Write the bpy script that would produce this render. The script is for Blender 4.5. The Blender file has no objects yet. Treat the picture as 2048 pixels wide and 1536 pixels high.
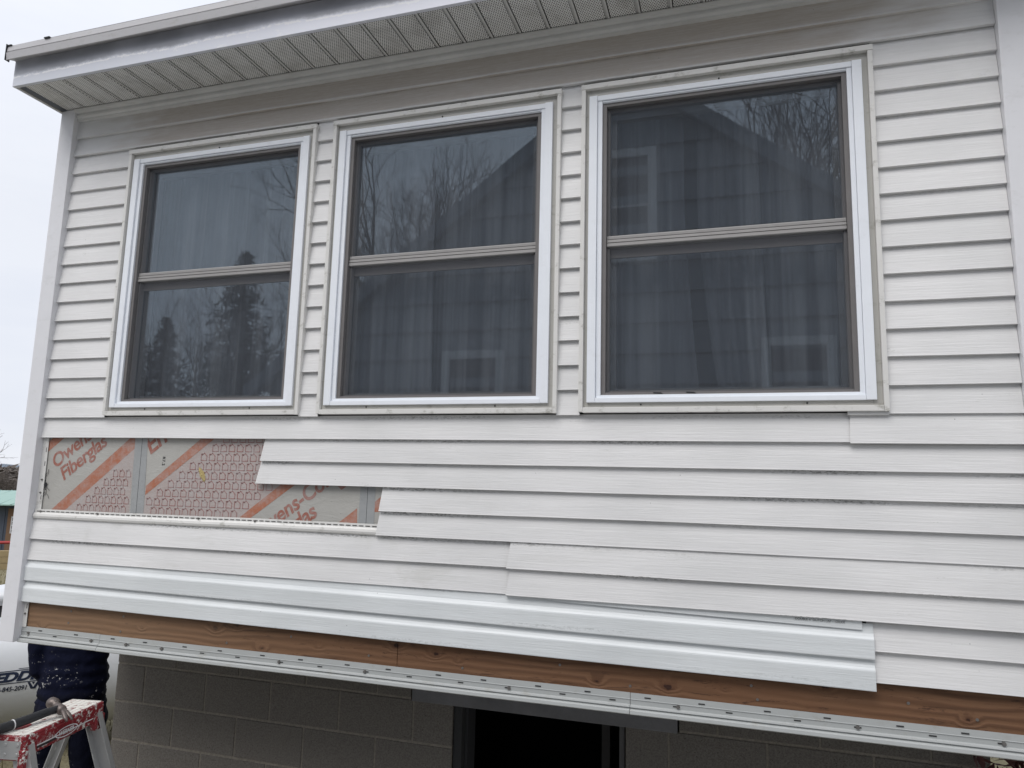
import bpy, bmesh, math, random
from mathutils import Vector, Matrix, noise as mnoise
S = bpy.context.scene
COL = S.collection
RND = random.Random(7)

# ------------------------------------------------------------------ camera, sky, sun, exposure
cam_d = bpy.data.cameras.new('camera'); cam = bpy.data.objects.new('camera', cam_d); COL.objects.link(cam)
cam_d.sensor_fit = 'HORIZONTAL'; cam_d.sensor_width = 36.0; cam_d.lens = 1426.72/2048*36.0
cam_d.clip_start = 0.05; cam_d.clip_end = 3000
R_ = Vector((0.95530255, 0.29457597, 0.02494069)); U_ = Vector((0.0176993, -0.14120311, 0.98982242)); F_ = Vector((-0.2950996, 0.94513845, 0.14010548))
cam.matrix_world = Matrix(((R_[0], U_[0], -F_[0], 3.40461543), (R_[1], U_[1], -F_[1], -2.78350736), (R_[2], U_[2], -F_[2], 0.63220463), (0, 0, 0, 1)))
S.camera = cam
SUN_EL, SUN_AZ = math.radians(54), math.radians(200)      # azimuth clockwise from +Y (north)
W = bpy.data.worlds.new('World'); S.world = W; W.use_nodes = True
nt = W.node_tree; nt.nodes.clear()
out = nt.nodes.new('ShaderNodeOutputWorld'); bg = nt.nodes.new('ShaderNodeBackground'); bg.inputs[1].default_value = 0.1
sky = nt.nodes.new('ShaderNodeTexSky'); sky.sky_type = 'NISHITA'; sky.sun_disc = False; sky.sun_elevation = SUN_EL; sky.sun_rotation = SUN_AZ
tc = nt.nodes.new('ShaderNodeTexCoord'); mp = nt.nodes.new('ShaderNodeMapping'); mp.inputs['Scale'].default_value = (1.2, 1.2, 5.0)
nz = nt.nodes.new('ShaderNodeTexNoise'); nz.inputs['Scale'].default_value = 2.2; nz.inputs['Detail'].default_value = 5; nz.inputs['Roughness'].default_value = .55
cr = nt.nodes.new('ShaderNodeValToRGB'); e = cr.color_ramp.elements
e[0].position = .34; e[0].color = (5.8, 6.05, 6.7, 1); e[1].position = .62; e[1].color = (6.25, 6.45, 6.95, 1)
mx = nt.nodes.new('ShaderNodeMixRGB'); mx.inputs[0].default_value = .95
nt.links.new(tc.outputs['Generated'], mp.inputs[0]); nt.links.new(mp.outputs[0], nz.inputs[0]); nt.links.new(nz.outputs[0], cr.inputs[0])
nt.links.new(sky.outputs[0], mx.inputs[1]); 
# overcast sky: a little brighter overhead than near the horizon
sp = nt.nodes.new('ShaderNodeSeparateXYZ'); mr = nt.nodes.new('ShaderNodeMapRange'); mr.inputs[1].default_value = .3; mr.inputs[2].default_value = 1; mr.inputs[3].default_value = 1; mr.inputs[4].default_value = 1.35
sc_ = nt.nodes.new('ShaderNodeVectorMath'); sc_.operation = 'SCALE'
nt.links.new(tc.outputs['Generated'], sp.inputs[0]); nt.links.new(sp.outputs[2], mr.inputs[0]); nt.links.new(cr.outputs[0], sc_.inputs[0]); nt.links.new(mr.outputs[0], sc_.inputs['Scale']); nt.links.new(sc_.outputs[0], mx.inputs[2]); nt.links.new(mx.outputs[0], bg.inputs[0]); nt.links.new(bg.outputs[0], out.inputs[0])
sd = bpy.data.lights.new('sun', 'SUN'); sun = bpy.data.objects.new('sun', sd); COL.objects.link(sun)
sd.energy = 1.5; sd.angle = math.radians(38); sd.color = (1.0, .97, .93)
dirv = Vector((math.sin(SUN_AZ)*math.cos(SUN_EL), math.cos(SUN_AZ)*math.cos(SUN_EL), math.sin(SUN_EL)))
sun.rotation_euler = dirv.to_track_quat('Z', 'Y').to_euler(); sun.location = dirv*30
vs = S.view_settings; vs.view_transform = 'Standard'; vs.look = 'None'; vs.exposure = 0.48; vs.gamma = 1.0; vs.use_curve_mapping = False
S.cycles.max_bounces = 8; S.cycles.transparent_max_bounces = 12; S.cycles.use_denoising = True

# ------------------------------------------------------------------ materials
class NB:
    """tiny node builder"""
    def __init__(s, name):
        s.m = bpy.data.materials.new(name); s.m.use_nodes = True; s.t = s.m.node_tree; s.b = s.t.nodes['Principled BSDF']; s.out = s.t.nodes['Material Output']
        s.co = s.t.nodes.new('ShaderNodeTexCoord').outputs['Object']
    def put(s, sock, v):
        if isinstance(v, bpy.types.NodeSocket): s.t.links.new(v, sock)
        elif isinstance(v, (tuple, list)) and len(v) == 3 and sock.type == 'RGBA': sock.default_value = (*v, 1)
        else: sock.default_value = v
    def map(s, scale=(1, 1, 1), loc=(0, 0, 0), rot=(0, 0, 0)):
        n = s.t.nodes.new('ShaderNodeMapping'); s.put(n.inputs[0], s.co); n.inputs['Location'].default_value = loc; n.inputs['Rotation'].default_value = rot; n.inputs['Scale'].default_value = scale; return n.outputs[0]
    def noise(s, vec, scale, detail=4, rough=.5, dist=0):
        n = s.t.nodes.new('ShaderNodeTexNoise'); s.put(n.inputs['Vector'], vec); n.inputs['Scale'].default_value = scale; n.inputs['Detail'].default_value = detail; n.inputs['Roughness'].default_value = rough; n.inputs['Distortion'].default_value = dist; return n.outputs[0]
    def vor(s, vec, scale, rnd=1):
        n = s.t.nodes.new('ShaderNodeTexVoronoi'); s.put(n.inputs['Vector'], vec); n.inputs['Scale'].default_value = scale; n.inputs['Randomness'].default_value = rnd; return n.outputs['Distance']
    def vor2(s, sx, sz, scale):
        q = s.xyz(); cb = s.t.nodes.new('ShaderNodeCombineXYZ'); s.put(cb.inputs[0], s.math('MULTIPLY', q[0], sx)); s.put(cb.inputs[1], s.math('MULTIPLY', q[2], sz))
        n = s.t.nodes.new('ShaderNodeTexVoronoi'); n.voronoi_dimensions = '2D'; s.put(n.inputs['Vector'], cb.outputs[0]); n.inputs['Scale'].default_value = scale; return n.outputs['Distance']
    def math(s, op, a, b=0.0, clamp=False):
        n = s.t.nodes.new('ShaderNodeMath'); n.operation = op; n.use_clamp = clamp; s.put(n.inputs[0], a); s.put(n.inputs[1], b); return n.outputs[0]
    def ramp(s, v, lo, hi, a=0.0, b=1.0, smooth=True):
        n = s.t.nodes.new('ShaderNodeMapRange'); n.interpolation_type = 'SMOOTHSTEP' if smooth else 'LINEAR'; s.put(n.inputs[0], v)
        n.inputs[1].default_value = lo; n.inputs[2].default_value = hi; n.inputs[3].default_value = a; n.inputs[4].default_value = b; return n.outputs[0]
    def xyz(s):
        n = s.t.nodes.new('ShaderNodeSeparateXYZ'); s.put(n.inputs[0], s.co); return n.outputs
    def mix(s, f, a, b, mode='MIX'):
        n = s.t.nodes.new('ShaderNodeMixRGB'); n.blend_type = mode; s.put(n.inputs[0], f); s.put(n.inputs[1], a); s.put(n.inputs[2], b); return n.outputs[0]
    def bump(s, h, dist=.01, strength=1.0):
        n = s.t.nodes.new('ShaderNodeBump'); n.inputs['Strength'].default_value = strength; n.inputs['Distance'].default_value = dist; s.put(n.inputs['Height'], h); s.t.links.new(n.outputs[0], s.b.inputs['Normal']); return s
    def base(s, c, rough=.5, metal=0.0, spec=.5):
        s.put(s.b.inputs['Base Color'], c); s.put(s.b.inputs['Roughness'], rough); s.b.inputs['Metallic'].default_value = metal; s.b.inputs['Specular IOR Level'].default_value = spec; return s

def simple(name, col, rough=.6, metal=0., var=.12, scale=8, bump=0., bscale=60, spec=.4):
    n = NB(name); f = n.noise(n.map(), scale, 5, .6)
    c = n.mix(f, tuple(x*(1-var) for x in col), tuple(min(1, x*(1+var)) for x in col)); n.base(c, rough, metal, spec)
    if bump: n.bump(n.noise(n.map(), bscale, 4), bump)
    return n.m

CO = .1016
def siding_mat(name, base, dirty=1.0):
    n = NB(name); x, y, z = n.xyz()
    grain = n.noise(n.map((5, 5, 150)), 1.0, 5, .6, .3)
    big = n.noise(n.map((1.2, 1, 2.2)), 1.6, 4)
    c = n.mix(n.ramp(grain, .3, .7), tuple(v*.95 for v in base), tuple(min(1, v*1.03) for v in base))
    c = n.mix(n.ramp(big, .35, .68, 0, .8), c, tuple(v*f for v, f in zip(base, (.88, .885, .885))))
    st = n.math('MULTIPLY', n.ramp(n.noise(n.map((2.2, 1, 5), (7, 0, 2)), 1.0, 5, .65, .8), .52, .68), n.ramp(z, .95, .2, .05, .40*dirty)); st = n.math('MULTIPLY', st, n.ramp(x, 3.4, 1.6, .15, 1)); c = n.mix(st, c, (.50, .495, .46))
    fz = n.math('FRACT', n.math('DIVIDE', z, CO))
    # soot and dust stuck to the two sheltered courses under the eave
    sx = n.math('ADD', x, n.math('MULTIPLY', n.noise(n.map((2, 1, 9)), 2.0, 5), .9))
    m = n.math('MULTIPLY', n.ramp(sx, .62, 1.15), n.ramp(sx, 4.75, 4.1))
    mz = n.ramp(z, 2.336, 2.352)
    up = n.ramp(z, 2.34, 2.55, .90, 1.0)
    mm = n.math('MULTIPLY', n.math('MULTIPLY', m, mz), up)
    mm = n.math('MULTIPLY', mm, n.ramp(fz, .045, .12, .22, 1)); mm = n.math('MULTIPLY', mm, n.ramp(grain, .30, .60, .74, 1))  # dirt thins on the worn lower lips, which also paints a highlight there
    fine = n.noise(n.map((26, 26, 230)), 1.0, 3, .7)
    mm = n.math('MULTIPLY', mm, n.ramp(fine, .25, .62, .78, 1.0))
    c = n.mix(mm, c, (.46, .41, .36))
    # mildew clinging below the laps
    under = n.ramp(fz, .80, .955)
    patch = n.ramp(n.noise(n.map((1.1, 1, 9.84), (3.3, 0, 0)), 1.0, 2), .46, .62)
    speck = n.ramp(n.noise(n.map((60, 60, 160)), 1.0, 5, .75), .47, .60)
    low = n.ramp(z, 1.25, .7, .25, 1)
    mil = n.math('MULTIPLY', n.math('MULTIPLY', under, patch), n.math('MULTIPLY', speck, low))
    c = n.mix(n.math('MULTIPLY', mil, .72*dirty), c, (.10, .105, .09))
    # faint smears and fly specks
    sm = n.math('MULTIPLY', n.ramp(n.noise(n.map((3, 1, 14)), 1.0, 6, .7, .6), .60, .74), n.ramp(n.noise(n.map((90, 9, 190)), 1, 3), .45, .6))
    c = n.mix(n.math('MULTIPLY', sm, .38*dirty), c, (.36, .37, .33))
    dots = n.math('MULTIPLY', n.ramp(n.vor(n.map((1, 1, 1)), 26), .055, .03), n.ramp(n.noise(n.map((2, 2, 2), (4, 0, 1)), 1.6, 2), .57, .63))
    c = n.mix(n.math('MULTIPLY', dots, .75), c, (.07, .065, .06))
    n.base(c, .42, 0, .38); n.bump(n.math('ADD', grain, n.math('MULTIPLY', fine, .35)), .0011)
    return n.m
M = {}
M['siding'] = siding_mat('white embossed vinyl', (.745, .738, .735))
M['siding_new'] = siding_mat('cool white dutch lap vinyl', (.72, .745, .755), .35)

def trim_mat(name, base, dirt=.5):
    n = NB(name); x, y, z = n.xyz()
    g = n.noise(n.map((6, 6, 6)), 2, 5); c = n.mix(g, tuple(v*.93 for v in base), base)
    s = n.math('MULTIPLY', n.ramp(n.noise(n.map((14, 14, 22)), 1, 6, .7), .54, .72), dirt)
    c = n.mix(s, c, (.33, .32, .28)); n.base(c, .4, 0, .4); n.bump(n.noise(n.map((30, 30, 3)), 1, 3), .0004); return n.m
M['trim'] = trim_mat('white vinyl trim', (.74, .73, .705), .75)
M['frame'] = trim_mat('bright white window frame', (.87, .90, .95), .08)
M['post'] = trim_mat('white corner post vinyl', (.76, .76, .785), .12)
M['receiver'] = trim_mat('grimy caulked infill', (.48, .47, .44), .9)
M['starter'] = trim_mat('starter strip vinyl', (.43, .445, .44), .5)
M['taupe'] = simple('taupe aluminium screen frame', (.17, .16, .158), .5, 0, .12, 20)
M['rail'] = simple('taupe meeting rail', (.30, .29, .285), .45, 0, .10, 20)
M['dark'] = simple('dark reveal', (.035, .036, .04), .7)
M['black'] = simple('black slot shadow', (.035, .035, .036), .9)
M['nail'] = simple('weathered nail head', (.22, .21, .20), .5, .7, .3, 90)
M['interior'] = simple('unlit interior paint', (.35, .34, .32), .9)

# soffit with perforations
n = NB('perforated vinyl soffit'); x, y, z = n.xyz()
px = n.math('DIVIDE', x, .0106); py = n.math('DIVIDE', y, .0098)
row = n.math('MODULO', n.math('FLOOR', n.math('ADD', py, 400)), 2.0)
fx = n.math('SUBTRACT', n.math('FRACT', n.math('ADD', n.math('ADD', px, 10), n.math('MULTIPLY', row, .5))), .5)
fy = n.math('SUBTRACT', n.math('FRACT', n.math('ADD', py, 400)), .5)
d = n.math('SQRT', n.math('ADD', n.math('MULTIPLY', fx, fx), n.math('MULTIPLY', fy, fy)))
hole = n.ramp(d, .34, .24)
dirt = n.ramp(n.noise(n.map((4, 4, 4)), 1.5, 6, .7), .42, .72)
c = n.mix(dirt, (.82, .815, .80), (.60, .59, .57)); c = n.mix(hole, c, (.07, .07, .07)); n.base(c, .6, 0, .3)
M['soffit'] = n.m
M['soffit_plain'] = simple('plain soffit channel', (.62, .615, .60), .6, 0, .2, 5)

# fascia with soot line and chalky edge
n = NB('weathered painted fascia'); x, y, z = n.xyz()
wob = n.math('ADD', n.math('MULTIPLY', n.noise(n.map((1.6, 1, 0)), 1.0, 2), .045), n.math('MULTIPLY', n.noise(n.map((22, 1, 30)), 1.0, 6, .8), .034))
lvl = n.math('ADD', n.math('SUBTRACT', z, 2.655), wob)                  # 0 at stain edge
soot = n.math('MULTIPLY', n.ramp(lvl, .034, .056), n.ramp(n.noise(n.map((3, 3, 3)), 1, 3), .2, .6, .30, .72))
edge = n.math('MULTIPLY', n.ramp(n.math('ABSOLUTE', n.math('SUBTRACT', lvl, .0335)), .0062, .002), n.ramp(n.noise(n.map((40, 1, 40)), 1, 4), .34, .5))
chalk = n.math('MULTIPLY', n.ramp(n.noise(n.map((9, 1, 16)), 1.0, 6, .75), .60, .68), .8)
c = n.mix(n.ramp(x, 0, 2.4), (.64, .66, .72), (.74, .75, .82))  # base colour brightens to the right, imitating the fall of light
c = n.mix(chalk, c, (.80, .80, .83)); c = n.mix(soot, c, (.17, .175, .20)); c = n.mix(edge, c, (.82, .82, .84)); n.base(c, .45, 0, .35)
M['fascia'] = n.m
M['drip'] = trim_mat('dull aluminium drip edge', (.50, .49, .50), .45)

# rim board wood
n = NB('rim board fir'); x, y, z = n.xyz()
k = n.map((1, 1, 3.6)); kn = n.math('ADD', n.vor2(1.0, 1.5, 4.3), n.math('ADD', n.math('MULTIPLY', n.ramp(n.noise(n.map((2.1, 1, 3)), 1, 2), .45, .62), .13), n.math('MULTIPLY', n.math('SUBTRACT', n.noise(n.map((60, 1, 60)), 1, 3), .5), .10)))
warp = n.math('ADD', n.math('MULTIPLY', z, 230), n.math('MULTIPLY', n.noise(n.map((.9, 1, 3.5)), 1.5, 3, .5), 20))
warp = n.math('ADD', warp, n.math('MULTIPLY', n.ramp(kn, .30, 0), 9))
rings = n.math('SINE', warp); fibre = n.noise(n.map((3, 1, 330)), 1, 4, .7)
c = n.mix(n.math('MULTIPLY', n.ramp(rings, -.6, 1), n.ramp(n.noise(n.map((1.2, 1, 4)), 1, 3), .35, .6, .15, .8)), (.185, .100, .056), (.080, .040, .023))
c = n.mix(n.ramp(fibre, .35, .7, 0, .5), c, (.15, .07, .035))
c = n.mix(n.ramp(n.noise(n.map((1.6, 1, 5)), 1, 5, .7), .42, .70, 0, .65), c, (.17, .085, .045))
c = n.mix(n.math('MULTIPLY', n.ramp(n.noise(n.map((5, 1, 40)), 1, 5, .8, 1.5), .56, .66), .85), c, (.055, .027, .018))
c = n.mix(n.ramp(kn, .16, .05, 0, .7), c, (.10, .045, .025)); c = n.mix(n.ramp(kn, .075, .045), c, (.04, .018, .012))
c = n.mix(n.math('MULTIPLY', n.ramp(x, .2, 2.2, .8, 0), .5), c, (.33, .22, .135))
n.base(c, .62, 0, .25); n.bump(n.math('ADD', rings, fibre), .0006); M['wood'] = n.m

# foam board facings
n = NB('foil faced foam board'); g = n.noise(n.map((3, 3, 3)), 2.5, 6, .65); wr = n.noise(n.map((9, 9, 22), rot=(0, .5, 0)), 1.0, 5, .7, 1.0)
c = n.mix(g, (.40, .39, .365), (.52, .51, .48)); c = n.mix(n.ramp(n.vor(n.map(), 34), .07, .03, 0, .7), c, (.12, .12, .12))
n.base(c, .42, .15, .5); n.bump(wr, .0025); M['foil'] = n.m
def ink(name, col):
    n = NB(name); g = n.noise(n.map((16, 16, 16)), 1.5, 5, .7); c = n.mix(n.ramp(g, .35, .75), col, tuple(v*.5+.22 for v in col)); n.base(c, .45); n.bump(n.noise(n.map((9, 9, 22), rot=(0, .5, 0)), 1.0, 5, .7, 1.0), .0022); return n.m
M['orange'] = ink('orange printed band', (.40, .15, .085)); M['redink'] = ink('red brown lettering ink', (.33, .12, .085)); M['pinkfield'] = ink('pinkish printed field', (.42, .355, .335))
M['houseink'] = ink('dull red outline ink', (.33, .13, .12)); M['blackink'] = simple('black ink', (.02, .02, .022), .6); M['tape'] = simple('grey foil seam tape', (.37, .38, .385), .45, .2, .15, 20, .002, 25)
M['foamcore'] = simple('torn foam core', (.45, .36, .16), .9, 0, .3, 60, .006, 70)

# concrete block and mortar
def stone(name, a, b, dotc, sc=1.0, bmp=.004):
    n = NB(name); g = n.noise(n.map((1, 1, 1)), 1.7, 4); f = n.noise(n.map((1, 1, 1)), 120*sc, 3, .8)
    c = n.mix(g, a, b); c = n.mix(n.ramp(f, .42, .58, .55, 0), c, dotc); c = n.mix(n.ramp(n.vor(n.map(), 60), .16, .10, 0, .6), c, tuple(v*.35 for v in dotc))
    n.base(c, .93, 0, .15); n.bump(f, bmp); return n.m
M['block'] = stone('concrete block', (.165, .152, .138), (.215, .198, .178), (.10, .093, .084))
M['mortar'] = stone('mortar', (.25, .225, .195), (.275, .25, .215), (.17, .155, .13), .5, .003)
M['headerwood'] = simple('grey weathered header', (.17, .17, .18), .85, 0, .4, 7, .002, 60)
M['jambwood'] = simple('blackened jamb lumber', (.035, .036, .038), .85, 0, .3, 6)
M['oldwood'] = simple('grey weathered lumber', (.10, .098, .10), .85, 0, .35, 6, .002, 80)

# glass: thin sheet, mirror-like by Fresnel, the rest seen through
n = NB('window glass'); t = n.t; t.nodes.remove(n.b)
geo = t.nodes.new('ShaderNodeNewGeometry'); dt = t.nodes.new('ShaderNodeVectorMath'); dt.operation = 'DOT_PRODUCT'; t.links.new(geo.outputs['Incoming'], dt.inputs[0]); t.links.new(geo.outputs['Normal'], dt.inputs[1])
cosn = n.math('ABSOLUTE', dt.outputs['Value']); schlick = n.math('ADD', n.math('MULTIPLY', n.math('POWER', n.math('SUBTRACT', 1.0, cosn), 5.0), .957), .043)
bump = t.nodes.new('ShaderNodeBump'); bump.inputs['Distance'].default_value = .00012; bump.inputs['Strength'].default_value = 1
t.links.new(n.noise(n.map((1, 1, 1)), 4.5, 2), bump.inputs['Height'])
gl = t.nodes.new('ShaderNodeBsdfGlossy'); gl.inputs['Roughness'].default_value = .004; gl.inputs['Color'].default_value = (.77, .90, 1, 1); t.links.new(bump.outputs[0], gl.inputs['Normal'])
tr = t.nodes.new('ShaderNodeBsdfTransparent'); tr.inputs[0].default_value = (.93, .95, .96, 1)
mxs = t.nodes.new('ShaderNodeMixShader'); t.links.new(n.math('MULTIPLY', schlick, 3.0, True), mxs.inputs[0]); t.links.new(tr.outputs[0], mxs.inputs[1]); t.links.new(gl.outputs[0], mxs.inputs[2]); t.links.new(mxs.outputs[0], n.out.inputs[0])
M['glass'] = n.m
# insect screen: woven mesh too fine to pick apart, so partly see-through grey
n = NB('insect screen'); t = n.t; t.nodes.remove(n.b); x, y, z = n.xyz()
df = t.nodes.new('ShaderNodeBsdfDiffuse'); df.inputs[0].default_value = (.135, .145, .165, 1); tr = t.nodes.new('ShaderNodeBsdfTransparent')
mxs = t.nodes.new('ShaderNodeMixShader'); weave = n.noise(n.map((3, 1, 2)), 1, 4, .6)
t.links.new(n.ramp(weave, .3, .7, .27, .34), mxs.inputs[0]); t.links.new(tr.outputs[0], mxs.inputs[1]); t.links.new(df.outputs[0], mxs.inputs[2]); t.links.new(mxs.outputs[0], n.out.inputs[0])
M['screen'] = n.m
n = NB('sheer grey curtain'); t = n.t; c = n.mix(n.ramp(n.noise(n.map((13, 3, .35)), 1, 3, .6), .38, .62), (.09, .095, .11), (.23, .235, .255)); n.base(c, .95, 0, .1); M['curtain'] = n.m  # vertical tone bands paint in the shading of the folds

# neighbour house, shed, ground, trees
n = NB('blue grey painted shingle'); c = n.mix(n.noise(n.map((30, 30, 2)), 1, 4), (.17, .19, .215), (.215, .235, .265)); n.base(c, .85, 0, .2); M['shingle'] = n.m
M['whitepaint'] = simple('off white house paint', (.62, .63, .64), .6)
M['agedtrim'] = simple('dull grey white window trim', (.50, .51, .53), .7)
M['asphalt'] = simple('dark roof shingle', (.06, .06, .065), .95, 0, .25, 30)
M['greenroof'] = simple('pale green metal roof', (.27, .40, .355), .55, .1, .1, 4)
M['shedwall'] = simple('slate blue board wall', (.085, .10, .13), .8, 0, .15, 5)
M['browndoor'] = simple('brown board door', (.19, .115, .07), .8, 0, .25, 12)
M['timber'] = simple('yellowish landscape timber', (.30, .23, .125), .85, 0, .25, 9)
n = NB('winter lawn'); g = n.noise(n.map((.7, .7, .7)), 1, 6, .7); c = n.mix(g, (.13, .125, .07), (.27, .235, .16)); c = n.mix(n.ramp(n.noise(n.map((6, 6, 6)), 1, 6, .8), .56, .7), c, (.30, .26, .20)); n.base(c, .95, 0, .1); n.bump(n.noise(n.map((9, 9, 9)), 1, 6, .7), .05); M['lawn'] = n.m
M['bounce_gravel'] = simple('pale crushed gravel', (.42, .41, .385), .95, 0, .3, 45, .01, 60)
M['bark'] = simple('grey brown bark', (.085, .07, .06), .9, 0, .25, 4)
M['twig'] = simple('fine grey twigs', (.10, .085, .075), .9, 0, .2, 4)
M['needle'] = simple('pine needles', (.085, .095, .085), .9, 0, .35, 3)
M['farhill'] = simple('bluish far hill', (.14, .17, .21), 1, 0, .15, .02)
M['nearhill'] = simple('brown wooded slope', (.085, .078, .07), 1, 0, .3, .1)
M['grass'] = simple('dry grass blades', (.13, .115, .05), .9, 0, .4, 2)
M['redleaf'] = simple('dark dried red leaves', (.07, .022, .02), .8, 0, .5, 30)

# person, tank, ladder, hammer
def paint_spatter(name, base, spl, amt, rough=.8, sc=1.0, lo=None):
    n = NB(name); g = n.noise(n.map(), 5*sc, 4); c = n.mix(g, tuple(v*.75 for v in base), tuple(v*1.2 for v in base))
    a = n.ramp(n.noise(n.map((1, 1, 1.3)), 34*sc, 5, .72), .60-amt, .63-amt); b = n.ramp(n.noise(n.map(), 6.5*sc, 3), .46, .60)
    f = n.math('MULTIPLY', a, n.math('MULTIPLY', b, n.ramp(n.noise(n.map((1, 1, 1), (2, 5, 1)), 4.0, 2), .42, .5)))
    if lo: f = n.math('MAXIMUM', f, n.ramp(n.noise(n.map((1, 1, 1)), 70*sc, 4, .8), lo, lo+.04))
    c = n.mix(f, c, spl); n.base(c, rough, 0, .35); n.b.inputs['Specular IOR Level'].default_value = .12; n.bump(n.noise(n.map((1, 1, .6)), 14*sc, 4), .012); return n.m
M['navy'] = paint_spatter('paint flecked navy work trousers', (.004, .005, .014), (.52, .52, .53), -.005, .9)
M['shirt'] = paint_spatter('navy work shirt', (.005, .0065, .020), (.5, .5, .5), .0, .9)
M['skin'] = simple('skin', (.42, .25, .18), .55, 0, .08, 20); M['hair'] = simple('brown hair', (.045, .03, .02), .8); M['boot'] = simple('brown leather boot', (.09, .06, .04), .7)
M['tank'] = simple('white painted tank steel', (.62, .64, .67), .38, 0, .07, 3, .0008, 25)
M['tankband'] = simple('dark collar', (.03, .032, .035), .7)
M['tankink'] = simple('navy sign ink', (.012, .02, .05), .5)
n = NB('red ladder plastic under dried paint'); g = n.noise(n.map(), 20, 4)
c = n.mix(g, (.17, .012, .016), (.25, .022, .03)); f = n.math('MAXIMUM', n.math('MULTIPLY', n.ramp(n.noise(n.map((1, 1, 1)), 60, 6, .75), .53, .56), n.ramp(n.noise(n.map(), 11, 3), .40, .58)), n.ramp(n.noise(n.map(), 170, 3, .7), .66, .69))
c = n.mix(f, c, (.66, .64, .60)); n.base(c, .5, 0, .4); n.bump(f, .0006); M['redcap'] = n.m
n = NB('paint crusted ladder tread'); f = n.ramp(n.noise(n.map((1, 1, 1)), 38, 6, .75), .36, .46)
gx = n.math('LESS_THAN', n.math('FRACT', n.math('MULTIPLY', n.xyz()[0], 46)), .12); gy = n.math('LESS_THAN', n.math('FRACT', n.math('MULTIPLY', n.xyz()[1], 46)), .12)
c = n.mix(f, (.25, .045, .045), (.70, .68, .63)); c = n.mix(n.math('MULTIPLY', n.math('MAXIMUM', gx, gy), .55), c, (.16, .12, .11)); n.base(c, .55); n.bump(f, .0008); M['crust'] = n.m
n = NB('scuffed ladder aluminium'); f = n.ramp(n.noise(n.map((1, 1, .4)), 30, 6, .75), .60, .64); c = n.mix(n.noise(n.map(), 9, 5), (.42, .42, .41), (.56, .56, .55)); c = n.mix(f, c, (.72, .72, .70)); n.base(c, .42, .55); M['alu'] = n.m
M['hsteel'] = simple('worn hammer steel', (.15, .125, .115), .45, .6, .3, 40, .001, 90)
M['hgrip'] = simple('black rubber grip', (.022, .023, .026), .6, 0, .25, 30)
M['white'] = simple('white tape', (.7, .7, .7), .5)
M['yellowplastic'] = simple('yellow paint', (.55, .30, .03), .6); M['redpaint'] = simple('red paint', (.32, .03, .03), .6)

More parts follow.
